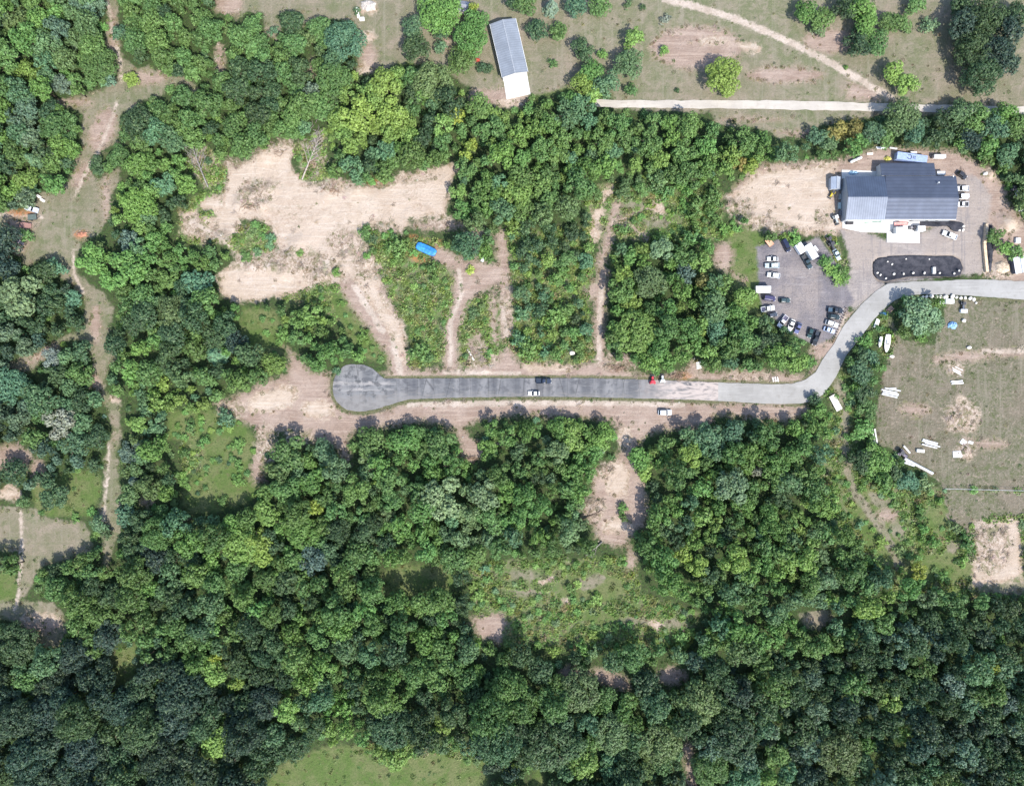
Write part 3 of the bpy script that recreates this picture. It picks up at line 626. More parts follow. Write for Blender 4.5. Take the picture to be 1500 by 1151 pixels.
def trunk_mesh(seed, R, H, limbs=6):
    r = random.Random(seed); b = MB()
    lean = Vector((r.uniform(-.03, .03) * H, r.uniform(-.03, .03) * H, 0)); br = .035 * H * .75
    b.tube([Vector((0, 0, -.3)), Vector((0, 0, .25 * H)) + lean * .4, Vector((0, 0, .5 * H)) + lean, Vector((0, 0, .72 * H)) + lean * 1.3], [br * 1.3, br * .85, br * .6, br * .25], 8)
    for k in range(limbs):
        a = k * 2.4 + r.uniform(-.4, .4); z = H * r.uniform(.25, .5); L = R * r.uniform(.55, .8)
        p0 = Vector((0, 0, z)) + lean * z / (.5 * H); d = Vector((math.cos(a), math.sin(a), 0))
        b.tube([p0, p0 + d * L * .5 + Vector((0, 0, .12 * H)), p0 + d * L + Vector((0, 0, .22 * H))], [br * .45, br * .3, br * .1], 6)
    me = b.mesh('trunk', True); me.materials.append(M_BARK); return me

PROTO = {}      # style -> list of (R, H, crown mesh, trunk mesh)
def mkproto(style, R, H, seed): PROTO.setdefault(style, []).append((R, H, crown_mesh('crown', seed, R, H, style), trunk_mesh(seed, R, H)))
for i, (R, H) in enumerate([(2.6, 7.0), (3.8, 9.5), (5.4, 11.5), (8.2, 14.5)]):
    mkproto('round', R, H, 10 + i); mkproto('oak', R * 1.06, H * 1.08, 30 + i)
    if i < 3: mkproto('airy', R, H, 20 + i); mkproto('feather', R, H, 40 + i)
mkproto('round', 3.7, 9.3, 60); mkproto('oak', 5.2, 12, 61); mkproto('airy', 3.9, 9.7, 62); mkproto('round', 5.2, 11, 63)
mkproto('conifer', 2.6, 10, 50); mkproto('conifer', 4.2, 12, 51)
for i, (R, H) in enumerate([(0.95, 1.3), (1.6, 2.4), (2.3, 3.2), (2.2, 2.8)]): mkproto('bush', R, H, 70 + i)

TINT = {  # leaf colours
    'mid': ((0.082, 0.152, 0.046), 'mid-green'), 'bright': ((0.100, 0.195, 0.048), 'bright green'), 'lime': ((0.150, 0.232, 0.055), 'lime-green'),
    'yellow': ((0.205, 0.260, 0.050), 'yellow-green'), 'dark': ((0.050, 0.096, 0.043), 'dark green'), 'teal': ((0.074, 0.145, 0.080), 'bluish-green'),
    'blue': ((0.095, 0.145, 0.112), 'grey-blue'), 'olive': ((0.090, 0.138, 0.056), 'olive-green'), 'pale': ((0.125, 0.190, 0.098), 'pale green'),
    'navy': ((0.036, 0.068, 0.052), 'blackish-green'), 'orange': ((0.175, 0.160, 0.050), 'orange-tinged green'), 'grey': ((0.19, 0.21, 0.17), 'silvery grey'),
}
TREES = []   # dict(px,py,r,h,tint,style,manual)
def T_(px, py, r, h, tint, style='round', manual=True): TREES.append(dict(px=px, py=py, r=r, h=h, tint=tint, style=style, manual=manual))
for a in [
 # north meadow
 (1060,111,27,9,'lime'),(922,92,23,9,'olive','oak'),(929,56,15,8,'lime'),(854,71,17,7,'dark'),(868,102,18,8,'bright'),(855,122,18,8,'lime'),(889,122,19,9,'teal'),(870,140,14,7,'lime'),
 (787,42,17,6,'dark','oak'),(817,45,14,5,'mid','oak'),(845,8,17,7,'teal','oak'),(878,7,18,7,'mid','oak'),(770,3,20,7,'mid'),(752,3,12,6,'dark'),(808,7,11,8,'blue','conifer'),
 (1180,14,17,8,'bright'),(1206,24,18,8,'mid'),(1200,40,12,5,'olive'),(1238,10,18,9,'dark'),(1265,15,22,10,'bright'),(1270,38,18,9,'bright'),(1303,34,18,6,'mid'),(1258,62,20,8,'dark'),(1283,60,20,7,'mid'),(1325,34,13,5,'mid'),(1343,8,15,6,'mid'),
 (1415,34,24,12,'navy','oak'),(1448,24,28,13,'dark','oak'),(1475,48,26,13,'navy','oak'),(1428,68,28,13,'dark','oak'),(1462,76,27,13,'navy','oak'),(1440,108,28,13,'dark','oak'),(1478,92,20,11,'navy','oak'),(1408,6,14,8,'dark'),(1492,18,20,10,'dark'),
 (1310,108,17,8,'lime'),(1331,122,16,8,'lime'),(1322,170,26,11,'olive'),(1338,190,18,9,'teal'),(1250,192,17,7,'orange'),(1228,190,15,7,'orange'),(1215,208,15,6,'olive'),(1196,198,14,6,'teal'),(1280,195,18,7,'teal'),(1300,200,14,7,'mid'),
 (1385,172,16,9,'dark'),(1410,160,19,10,'olive'),(1432,172,20,10,'mid'),(1458,185,20,9,'teal'),(1473,165,18,10,'bright'),(1490,185,18,10,'mid'),(1425,205,18,8,'navy'),(1450,215,16,7,'bright'),
 # cluster west of the barn, and the dark round maple
 (645,14,33,11,'bright','oak'),(700,28,18,9,'bright'),(603,37,17,8,'teal'),(609,67,22,9,'dark','oak'),(646,42,16,7,'dark'),(688,52,26,11,'bright','oak'),(675,88,22,8,'mid','oak'),(645,68,10,5,'teal'),(694,12,8,8,'yellow'),(705,98,8,3,'dark'),(715,100,8,3,'dark'),
 (502,58,30,11,'teal','oak'),(426,33,18,8,'dark'),(466,42,18,8,'mid'),(430,66,18,8,'mid'),(474,60,14,7,'mid'),(467,95,12,6,'mid'),
 (489,115,27,11,'mid','oak'),(474,157,22,9,'mid'),(455,132,14,9,'blue','feather'),(565,125,24,11,'lime','airy'),(580,110,14,10,'lime'),(522,168,27,12,'lime','airy'),(575,165,25,11,'lime','airy'),(545,145,20,11,'lime','airy'),(632,120,30,12,'olive','oak'),(619,138,13,9,'bright'),(603,135,18,9,'dark'),(667,168,13,9,'yellow'),(682,226,9,8,'yellow'),(689,213,8,8,'yellow'),(693,210,7,8,'yellow'),(700,155,20,9,'mid'),
 (192,117,12,4,'lime'),(200,182,26,10,'dark','oak'),(205,212,16,8,'mid'),(172,228,16,7,'mid'),(143,242,15,5,'dark'),(175,48,12,7,'teal'),
 (145,95,26,10,'mid'),(130,70,22,11,'mid','oak'),(45,105,20,10,'lime'),(90,122,16,8,'blue','feather'),(40,260,18,9,'lime'),(20,225,20,10,'mid'),(85,185,26,10,'mid','oak'),(70,165,18,10,'dark'),(45,232,12,9,'teal','conifer'),
 (200,300,25,10,'bright'),(134,381,25,9,'bright','airy'),(187,396,29,11,'bright','airy'),(160,410,16,8,'bright'),(187,351,17,8,'blue','feather'),(210,462,22,11,'dark','oak'),(250,455,25,11,'olive','oak'),(250,492,24,10,'dark','oak'),(195,475,18,10,'dark'),(168,505,16,8,'dark','oak'),(314,518,17,8,'teal','conifer'),(291,414,22,10,'teal'),(270,420,15,9,'dark'),(345,500,18,10,'navy'),
 (33,432,34,12,'pale','airy'),(80,390,14,7,'teal'),(65,400,18,9,'dark'),(105,438,14,6,'teal'),(12,565,26,10,'teal'),(75,525,16,6,'grey','airy'),(120,515,16,8,'dark'),(37,344,10,3,'mid','bush'),(8,350,22,10,'navy'),(5,390,22,10,'navy'),
 (84,621,24,11,'grey','feather'),(106,655,22,10,'teal','feather'),(117,588,17,9,'dark'),(140,640,18,8,'dark'),(20,690,20,8,'dark','oak'),(80,722,24,8,'dark','airy'),(62,700,14,7,'dark'),(145,768,13,6,'teal'),(155,782,9,4,'dark'),(190,662,18,8,'blue','feather'),(196,705,13,9,'blue','conifer'),(185,755,18,8,'teal','feather'),
 (350,798,28,12,'lime','oak'),(338,770,18,10,'bright'),(372,792,20,11,'lime'),(311,822,15,7,'bright'),(280,825,12,8,'teal'),(230,815,26,10,'navy','oak'),(240,755,16,8,'mid'),
 (461,742,12,9,'yellow'),(450,712,17,9,'bright'),(426,662,28,10,'mid','airy'),(475,664,19,8,'teal'),(592,646,23,10,'bright'),(541,645,23,10,'mid'),(648,650,24,10,'mid','airy'),(649,727,34,13,'pale','airy'),(712,722,25,12,'pale','airy'),(443,782,26,10,'bright','oak'),(385,752,20,10,'lime'),(380,812,17,9,'lime'),(455,822,22,11,'blue','feather'),(480,808,14,9,'teal','feather'),(715,660,16,7,'bright'),
 (835,640,22,9,'lime'),(882,640,20,9,'bright'),(870,665,14,8,'bright'),(820,628,18,9,'bright'),(940,672,18,9,'bright'),(945,690,14,8,'lime'),(1010,668,20,10,'lime','airy'),(1040,640,22,10,'teal'),(1075,635,18,9,'teal'),(1072,715,28,12,'pale','airy'),(1110,690,9,7,'grey','feather'),(1003,812,14,9,'lime'),(1020,828,18,10,'lime','airy'),
 (912,745,8,3,'bright','bush'),(913,758,7,3,'mid','bush'),
 (791,985,20,10,'dark','oak'),(849,1015,32,12,'olive','oak'),(948,1003,22,11,'dark','oak'),(1024,1033,32,13,'olive','oak'),(1077,1084,36,14,'dark','oak'),(968,1089,32,13,'olive','oak'),(1041,1127,28,12,'mid','oak'),(803,1097,38,14,'dark','oak'),(897,1076,30,12,'olive','oak'),(857,1119,22,12,'lime','oak'),(825,1062,17,9,'teal','oak'),(765,1065,20,10,'dark','oak'),(980,1060,15,9,'mid'),
 (385,1033,26,12,'navy','oak'),(418,1038,20,11,'lime','airy'),(573,1071,31,12,'dark','oak'),(575,1115,16,9,'lime'),(505,1040,16,8,'bright','bush'),(20,945,32,13,'dark','oak'),(157,932,24,11,'navy','oak'),(105,962,25,12,'navy','oak'),(319,1089,24,11,'lime','oak'),(310,985,20,10,'lime'),(347,1000,12,9,'lime'),(315,962,8,9,'yellow'),(60,1050,30,13,'navy','oak'),(250,1060,30,13,'navy','oak'),(120,1100,30,13,'navy','oak'),(205,1015,22,11,'dark','oak'),(35,1000,18,10,'mid','oak'),
 (1231,1104,34,13,'olive','oak'),(1270,1090,13,10,'bright'),(1394,1008,21,12,'blue','feather'),(1425,1038,20,11,'teal','feather'),(1340,1032,17,10,'teal','feather'),(1480,985,22,11,'teal','feather'),(1475,1030,18,10,'blue','feather'),(1305,1026,18,10,'lime','airy'),(1325,1072,17,9,'lime','airy'),(1458,976,14,9,'yellow'),(1417,955,12,10,'teal','feather'),(1345,835,14,8,'yellow','airy'),(1140,1110,20,10,'mid','oak'),(1125,1140,18,10,'lime','oak'),
 (953,412,25,11,'olive','oak'),(933,484,33,12,'lime','oak'),(1029,412,12,9,'orange'),(1090,437,17,8,'lime'),(1080,460,18,9,'bright'),(970,368,20,9,'pale','airy'),(925,375,14,7,'bright'),(1005,400,16,9,'blue','feather'),(1050,480,18,9,'teal'),(1348,462,30,9,'pale','airy'),(1368,470,16,6,'pale','airy'),(1264,546,18,8,'teal'),(1275,525,14,6,'teal'),(1268,575,15,7,'dark'),(1262,520,12,6,'dark'),(1268,500,11,4,'bright','bush'),(1285,676,26,9,'bright','oak'),(1262,675,18,8,'dark'),(1310,690,14,7,'dark'),(1330,705,16,6,'teal'),(1355,708,12,5,'pale','bush'),(1265,630,16,6,'bright'),(1272,600,15,6,'mid'),
 (1140,520,22,9,'bright','airy'),(1165,528,18,9,'lime','airy'),(1120,500,20,9,'dark'),(1460,346,13,6,'mid'),(1474,364,11,5,'bright'),(1490,370,11,5,'mid'),(1165,350,12,3,'bright','bush'),(1150,348,7,2,'lime','bush'),(1210,382,9,3,'bright','bush'),(1214,393,9,3,'lime','bush'),(1224,399,9,3,'bright','bush'),(1237,405,11,3,'bright','bush'),(1228,408,9,3,'lime','bush'),(1232,398,8,2.5,'olive','bush'),
 (975,28,8,2.5,'grey','bush'),(973,73,7,3,'bright','bush'),(883,79,8,3.5,'bright'),(925,131,10,4,'mid'),(920,6,7,2.5,'olive','bush'),(941,10,5,2,'dark','bush'),(1363,36,12,4,'pale','bush'),(810,92,7,2,'mid','bush'),(523,15,6,2,'dark','bush'),(400,45,8,2.5,'teal','bush'),(360,375,9,2,'mid','bush'),(992,132,3,1.2,'dark','bush'),(330,612,13,4,'teal','bush'),(1100,243,12,6,'yellow'),(1085,240,10,5,'orange'),(440,370,6,1.5,'mid','bush'),(372,340,8,1.4,'olive','bush'),(1185,610,9,4,'lime'),(1195,585,10,4.5,'dark'),(1200,600,12,6,'bright'),(535,340,10,3,'mid','bush'),(545,350,8,2.5,'dark','bush'),(538,375,6,2,'bright','bush'),(492,400,7,2,'bright','bush'),(690,395,7,2,'yellow','bush'),
]: T_(*a)
for t in TREES:
    if t['style'] == 'bush': t['bush'] = True

ZONES = [
 ([(340,440),(585,425),(585,535),(400,545)], (8, 14), .8, 'mid bright mid lime', 'round airy', .4),
 ([(870,280),(1010,280),(1010,350),(900,350)], (6, 9), .6, 'bright mid lime', 'bush', .7),  # (polygon, radius px, height factor, density of tries, palette, styles, bush fraction)
 ([(0,940),(60,945),(210,960),(330,1000),(420,1060),(400,1230),(-90,1230),(-90,900)], (13, 24), 1.0, 'navy navy navy dark dark teal navy', 'oak oak round', 0),
 ([(950,950),(1180,960),(1500,870),(1590,870),(1590,1230),(1000,1230)], (11, 19), 1.0, 'dark navy teal blue dark olive dark mid', 'round airy oak feather', 0),
 ([(700,960),(1000,960),(1180,1230),(700,1230)], (12, 24), 1.0, 'olive dark navy dark teal mid', 'oak oak round', 0),
 ([(1225,720),(1330,840),(1430,865),(1590,890),(1590,720),(1380,716),(1300,712)], (5, 9), .6, 'olive pale mid bright', 'bush', .8),
 ([(1150,620),(1240,700),(1310,850),(1500,880),(1180,960),(1150,860)], (9, 17), .85, 'mid pale bright teal mid lime', 'airy round', .15),
 ([(920,600),(1200,600),(1240,860),(1100,960),(930,900)], (10, 18), .95, 'mid bright teal mid bright lime dark bright', 'airy round feather', 0),
 ([(690,860),(830,810),(940,815),(1060,900),(1010,965),(690,960)], (6, 11), .55, 'lime bright lime pale mid bright', 'bush round', .5),
 ([(500,610),(920,610),(870,800),(720,850),(480,760)], (10, 17), .9, 'mid dark pale teal mid bright', 'airy round', 0),
 ([(180,540),(330,570),(400,560),(390,640),(240,640),(180,640)], (8, 14), .7, 'mid bright mid teal lime', 'round airy bush', .35),
 ([(245,600),(400,630),(385,750),(260,760)], (6, 9), .6, 'bright mid dark', 'bush', 1),
 ([(160,740),(480,740),(720,850),(700,980),(420,1080),(160,960)], (11, 19), 1.0, 'mid dark bright mid dark mid bright teal dark', 'oak round airy oak', 0),
 ([(400,980),(700,960),(760,1110),(400,1120)], (10, 17), .9, 'mid dark teal bright lime dark blue', 'oak round airy', 0),
 ([(530,310),(665,320),(672,400),(655,540),(600,540),(540,400)], (6, 11), .5, 'mid bright dark olive mid', 'bush bush round', .75),
 ([(665,430),(745,440),(745,540),(665,540)], (6, 10), .5, 'mid bright dark olive', 'bush', .8),
 ([(735,330),(880,300),(870,540),(745,530)], (7, 12), .6, 'mid bright mid teal lime dark', 'round airy bush', .45),
 ([(870,260),(1070,260),(1100,360),(900,345)], (7, 12), .6, 'bright mid olive lime', 'round bush', .4),
 ([(885,340),(1110,340),(1200,510),(1180,560),(890,540)], (10, 18), .9, 'mid bright teal mid lime bright', 'round airy feather', .1),
 ([(660,140),(1130,170),(1140,250),(1060,270),(660,330)], (10, 17), .85, 'mid bright teal mid bright lime mid', 'airy round feather', 0),
 ([(1100,190),(1590,165),(1590,260),(1430,260),(1300,215),(1100,250)], (9, 15), .75, 'mid teal bright olive dark', 'round airy', .2),
 ([(440,90),(690,90),(690,270),(430,210)], (10, 17), .9, 'mid bright teal mid dark lime', 'airy round oak', 0),
 ([(-90,-90),(170,-90),(180,150),(130,330),(-90,320)], (12, 20), .95, 'mid dark mid bright teal blue olive', 'round oak airy', 0),
 ([(170,-90),(340,-90),(470,120),(450,200),(290,230),(170,100)], (11, 18), .9, 'mid dark mid mid olive', 'oak round', 0),
 ([(160,190),(340,190),(330,440),(150,420)], (9, 16), .8, 'bright mid mid teal lime dark', 'airy round', .1),
 ([(-90,400),(170,400),(170,730),(-90,730)], (10, 18), .85, 'dark teal mid navy blue dark', 'round feather oak', .1),
]
def inside(p, x, y):
    c = False; n = len(p); j = n - 1
    for i in range(n):
        if (p[i][1] > y) != (p[j][1] > y) and x < (p[j][0] - p[i][0]) * (y - p[i][1]) / (p[j][1] - p[i][1]) + p[i][0]: c = not c
        j = i
    return c
DEF_ZONE = (None, (10, 17), .9, 'mid dark bright mid teal olive', 'round airy oak', 0)
def zone(x, y):
    for z in ZONES:
        if inside(z[0], x, y): return z
    return DEF_ZONE
CELL = 40; GRID = {}
def gput(t): GRID.setdefault((int(t['px'] // CELL), int(t['py'] // CELL)), []).append(t)
def clear(x, y, r, k):
    ci, cj = int(x // CELL), int(y // CELL)
    for i in (-2, -1, 0, 1, 2):
        for j in (-2, -1, 0, 1, 2):
            for t in GRID.get((ci + i, cj + j), ()):
                if (t['px'] - x) ** 2 + (t['py'] - y) ** 2 < (k * (t['r'] + r)) ** 2: return False
    return True
for t in TREES: gput(t)
rr = random.Random(11)
for rep, (ntry, shrink) in enumerate([(9000, 1.0), (9000, .74), (9000, .48)]):
    for _ in range(ntry):
        x, y = rr.uniform(-75, 1575), rr.uniform(-75, 1226)
        zp = zone(x, y); r = (zp[1][0] + (zp[1][1] * 1.32 - zp[1][0]) * rr.random() ** 1.0) * shrink
        if zp[5] and rr.random() < zp[5] * .92: continue
        o = samp(OPEN, x, y)
        if o > -r * .72: continue
        if not clear(x, y, r, .62 if rep < 1 else .68): continue
        sts, tns = zp[4].split(), zp[3].split(); q1 = float(vnoise(np.array([x + 200.]), np.array([y + 200.]), 55, 71)[0]); q2 = float(vnoise(np.array([x + 200.]), np.array([y + 200.]), 70, 72)[0])
        tn = tns[int(min(max((q1 - .5) * 1.7 + .5 + rr.gauss(0, .10), 0), .999) * len(tns))]; st = sts[int(min(max((q2 - .5) * 1.7 + .5 + rr.gauss(0, .18), 0), .999) * len(sts))]
        h = (3.6 + .50 * r) * zp[2] * rr.uniform(.85, 1.18)
        if rep: h *= .9
        if st == 'bush': h = min(h, r * S * 1.6)
        t = dict(px=x, py=y, r=r, h=h, tint=tn, style=st, manual=False)
        if st == 'bush': t['bush'] = True
        TREES.append(t); gput(t)
# bushes: thickets, wood edges and gaps
for _ in range(26000):
    x, y = rr.uniform(-75, 1575), rr.uniform(-75, 1226); zp = zone(x, y)
    dens = (.30 + zp[5] * .35) if zp[5] else .25
    r = (2.6 + 8.5 * rr.random() ** 2.2) if zp[5] else rr.uniform(4, 8)
    if zp[5] and float(vnoise(np.array([x + 200.]), np.array([y + 200.]), 22, 81)[0]) < .42 + .1 * rr.random(): continue
    o = samp(OPEN, x, y)
    fs = max(samp(FLD['scrub'], x, y), samp(FLD['low'], x, y), samp(FLD['lush'], x, y) if zp[5] > .3 else -9)
    if o > -r * .55 and not (fs > 0 and samp(FLD['dirt'], x, y) < -r * .6 and samp(FLD['sand'], x, y) < -r * .6 and samp(FLD['dry'], x, y) < 2 and samp(FH, x, y) < -8): continue
    if rr.random() > dens: continue
    if not clear(x, y, r, .66 if not zp[5] else .8): continue
    pal = zp[3].split() + ['bright', 'bright', 'mid', 'lime']
    t = dict(px=x, py=y, r=r, h=r * S * rr.uniform(.7, 1.15), tint=rr.choice(pal), style='bush', manual=False, bush=True)
    TREES.append(t); gput(t)
# a few lone weeds and saplings in the open ground
for _ in range(160):
    x, y = rr.uniform(-60, 1560), rr.uniform(-60, 1210)
    if samp(FH, x, y) > -5 or max(samp(FLD['gravel'], x, y), samp(FLD['yard'], x, y)) > -4 or samp(OPEN, x, y) < 2: continue
    k = .10 if max(samp(FLD['dry'], x, y), samp(FLD['lush'], x, y)) > 0 else .12
    if samp(FLD['sand'], x, y) > 0: k = .03
    if rr.random() > k: continue
    r = rr.uniform(1.8, 4)
    if not clear(x, y, r, 1): continue
    t = dict(px=x, py=y, r=r, h=r * S * rr.uniform(.8, 1.3), tint=rr.choice(['olive', 'mid', 'bright', 'pale']), style='bush', manual=False, bush=True)
    TREES.append(t); gput(t)

prng = random.Random(5)
for t in TREES:
    cands = PROTO[t['style']]; Rm = t['r'] * S
    best = sorted(range(len(cands)), key=lambda i: abs(math.log(cands[i][0] / Rm)) + prng.random() * .25)[0]
    t['proto'] = (t['style'], best); R0, H0 = cands[best][0], cands[best][1]
    t['s'] = (Rm / R0 * 1.04, Rm / R0 * 1.04, t['h'] / H0); t['rot'] = prng.uniform(0, 6.28)
    p = P(t['px'], t['py'], .62 * t['h']); t['w'] = (p.x, p.y, min(0, zat(t['px'], t['py'])) - .02)
    b = (1.58 if t.get('bush') else 1.12 if t['tint'] in ('navy', 'dark') else 1.36) * prng.uniform(.80, 1.22); hsh = prng.uniform(-.1, .1)
    c = TINT[t['tint']][0]
    if not t['manual']: c = tuple(.72 * a_ + .28 * b_ for a_, b_ in zip(c, TINT['dark' if t['tint'] in ('navy', 'dark') else 'mid'][0]))
    t['col'] = (c[0] * b * (1 + hsh), c[1] * b, c[2] * b * (1 - hsh))

# ------------------------------------------------------------------ names for places, used to tell trees apart
LANDMARKS = [('dark-roofed workshop',1318,282),('grey-roofed barn',746,70),('blue tarp-covered hull',624,365),('rounded end of the asphalt road',535,568),('large sandy clearing',440,290),('lower sandy strip',400,410),
 ('round dirt island clearing',905,740),('fork of the west track',176,135),('junked trailers by the west meadow',40,325),('grass field at the bottom edge',560,1130),('gravel parking lot',1170,420),('black drainage basin',1345,392),
 ('storage field',1410,560),('wire fence',1430,717),('sandy patch at the right edge',1460,810),('big white pipe',1346,682),('bend of the paved road',1205,560),('red tractor',956,558),('grassy gap in the lower wood',850,855),('small sand spot in the lower wood',962,916),
 ('green weedy meadow',320,670),('grey field at the left edge',60,790),('brown plot in the lower left',60,905),('dark brown plot at the left edge',18,665),('junction of the diagonal track',1305,146),('diagonal track',1120,45),('sand pit beside the workshop',1150,290),('central dirt fork',700,400),
 ('narrow cleared lane',880,450),('straight dirt lane',665,480),('long diagonal dirt lane',545,460),('fallen bare tree',457,215),('top edge rubble pile',538,8),('brown gap among the oaks',895,990),('bottom edge dirt path',1005,1120),('small dirt bay',692,650),
 ('lower left green strip',180,985),('top left corner',0,0),('bottom left corner',0,1151),('bottom right corner',1500,1151),('top right corner',1500,0),('white truck trailer by the bend',1224,589),('dirt apron left of the road end',420,590),('gravel lane',1000,152),
 ('narrow light-green path',170,690),('trail crossing at the left',120,490),('middle of the right edge',1500,650),('bottom edge',900,1151),('left edge',0,480),('large white-grey hillside wood',240,900),('pale dead tree',300,245),('middle of the lower wood',560,900),('lower right wood',1250,980),('east tree belt',1080,760),('west woods',240,380),('north tree belt',850,240)]
LANDMARKS = [l for l in LANDMARKS if l[0] not in ('large white-grey hillside wood', 'lower right wood', 'east tree belt', 'west woods', 'north tree belt', 'middle of the lower wood')]
SECT = ['right of', 'below right of', 'below', 'below left of', 'left of', 'above left of', 'above', 'above right of']
ORD = ['nearest', 'second nearest', 'third nearest', 'fourth nearest', 'fifth nearest', 'sixth nearest', 'seventh nearest', 'eighth nearest', 'ninth nearest', 'tenth nearest', 'eleventh nearest', 'twelfth nearest']
def sector(t, l):
    a = math.atan2(t['py'] - l[2], t['px'] - l[1]); return int(round(a / (math.pi / 4))) % 8
def size_word(t):
    r = t['r']
    if t.get('bush'): return 'tiny' if r < 3 else 'small' if r < 5 else 'rounded' if r < 8 else 'large'
    return 'small' if r < 11 else 'medium' if r < 17 else 'large' if r < 25 else 'huge'
inview = lambda t: -5 < t['px'] < 1505 and -5 < t['py'] < 1156
VIS = [t for t in TREES if inview(t)]
for t in VIS: t['key'] = (size_word(t), TINT[t['tint']][1], bool(t.get('bush')), t['style'] == 'conifer')
BYK = {}
for t in VIS: BYK.setdefault(t['key'], []).append(t)
LABELS = set()
def tree_label(t):
    best = None
    for l in sorted(LANDMARKS, key=lambda l: math.hypot(t['px'] - l[1], t['py'] - l[2]))[:7]:
        s = sector(t, l); d = math.hypot(t['px'] - l[1], t['py'] - l[2])
        rk = sum(1 for u in BYK[t['key']] if u is not t and sector(u, l) == s and math.hypot(u['px'] - l[1], u['py'] - l[2]) < d)
        if rk < len(ORD) and len((ORD[rk] + ' ' + SECT[s] + ' ' + l[0]).replace('-', ' ').split()) <= 9 and (best is None or rk * 60 + d < best[0]): best = (rk * 60 + d, rk, l, s)
    if best is None: return None
    _, rk, l, s = best
    sz, cn, bu, cf = t['key']; kind = 'bush' if bu else 'conifer' if cf else 'tree'
    dd = SECT[s]
    return f"{sz} {cn} {kind}, {ORD[rk]} {dd} the {l[0]}"

def score(t):
    # how large it shows: size, clipped at the frame, with clearly seen edge and meadow trees first
    inside_ = 1.0 if (t['r'] * .5 < t['px'] < 1500 - t['r'] * .5 and t['r'] * .5 < t['py'] < 1151 - t['r'] * .5) else .55
    return t['r'] ** 2 * inside_
def group_of(t):
    return 'bushes and thicket shrubs' if t.get('bush') else 'conifers' if t['style'] == 'conifer' else 'broad-leaved trees'

NIND = 290
trees_only = sorted([t for t in VIS if not t.get('bush')], key=score, reverse=True)
bush_only = sorted([t for t in VIS if t.get('bush')], key=score, reverse=True)
chosen, chosen_b = [], []
for t in trees_only:
    if len(chosen) >= NIND: break
    lb = tree_label(t)
    if lb and lb not in LABELS: LABELS.add(lb); t['label'] = lb; chosen.append(t)
for t in bush_only:
    if len(chosen_b) >= NIND: break
    lb = tree_label(t)
    if lb and lb not in LABELS: LABELS.add(lb); t['label'] = lb; chosen_b.append(t)
for t in chosen + chosen_b:
    st, k = t['proto']; R0, H0, cm, tm = PROTO[st][k]
    nm = 'bush' if t.get('bush') else 'conifer' if st == 'conifer' else 'tree'
    e = empty(nm, t['w'], t['rot'], t['label'], nm, group_of(t), t['s'])
    t['ind'] = True
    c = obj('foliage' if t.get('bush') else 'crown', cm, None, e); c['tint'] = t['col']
    obj('stem' if t.get('bush') else 'trunk', tm, None, e)

# the rest of the woods and thickets: one object each, copies of the same crowns on points
def scatter(name, items, cat, label, key=lambda t: t['proto'], source=None):
    me = bpy.data.meshes.new(name); n = len(items)
    me.vertices.add(n); me.vertices.foreach_set('co', np.array([t['w'] for t in items], np.float32).reshape(-1))
    keys = sorted({key(t) for t in items}); ki = {k: i for i, k in enumerate(keys)}
    def A(nm, ty, arr, f='value'):
        a = me.attributes.new(nm, ty, 'POINT'); a.data.foreach_set(f, np.array(arr).reshape(-1))
    A('k', 'INT', np.array([ki[key(t)] for t in items], np.int32)); A('rot', 'FLOAT', np.array([t['rot'] for t in items], np.float32))
    A('scl', 'FLOAT_VECTOR', np.array([t['s'] for t in items], np.float32), 'vector')
    A('tint', 'FLOAT_VECTOR', np.array([t['col'] for t in items], np.float32), 'vector')
    o = bpy.data.objects.new(name, me); COL.objects.link(o); tag(o, label, cat, kind='stuff')
    ng = bpy.data.node_groups.new(name, 'GeometryNodeTree')
    ng.interface.new_socket('Geometry', in_out='INPUT', socket_type='NodeSocketGeometry'); ng.interface.new_socket('Geometry', in_out='OUTPUT', socket_type='NodeSocketGeometry')
    N, L = ng.nodes, ng.links; gi = N.new('NodeGroupInput'); go = N.new('NodeGroupOutput'); jn = N.new('GeometryNodeJoinGeometry')
    def na(nm, ty):
        a = N.new('GeometryNodeInputNamedAttribute'); a.data_type = ty; a.inputs['Name'].default_value = nm; return a.outputs['Attribute']
    ak, ar, asc = na('k', 'INT'), na('rot', 'FLOAT'), na('scl', 'FLOAT_VECTOR')
    cx = N.new('ShaderNodeCombineXYZ'); L.new(ar, cx.inputs['Z'])
    e2r = N.new('FunctionNodeEulerToRotation'); L.new(cx.outputs[0], e2r.inputs[0])
    for k in keys:
        for src in source(k):
            cmp = N.new('FunctionNodeCompare'); cmp.data_type = 'INT'; cmp.operation = 'EQUAL'; L.new(ak, cmp.inputs[2]); cmp.inputs[3].default_value = ki[k]
            oi = N.new('GeometryNodeObjectInfo'); oi.transform_space = 'ORIGINAL'; oi.inputs['Object'].default_value = src; oi.inputs['As Instance'].default_value = True
            ip = N.new('GeometryNodeInstanceOnPoints'); L.new(gi.outputs[0], ip.inputs['Points']); L.new(cmp.outputs['Result'], ip.inputs['Selection'])
            L.new(oi.outputs['Geometry'], ip.inputs['Instance']); L.new(e2r.outputs[0], ip.inputs['Rotation']); L.new(asc, ip.inputs['Scale'])
            L.new(ip.outputs[0], jn.inputs[0])
    L.new(jn.outputs[0], go.inputs[0])
    m = o.modifiers.new('copies', 'NODES'); m.node_group = ng
    return o
SRC = {}
def source(k):
    if k not in SRC:
        st, i = k; a = bpy.data.objects.new('crown_source', PROTO[st][i][2]); b = bpy.data.objects.new('trunk_source', PROTO[st][i][3]); SRC[k] = (a, b)
    return SRC[k]
rest = [t for t in TREES if not t.get('ind')]
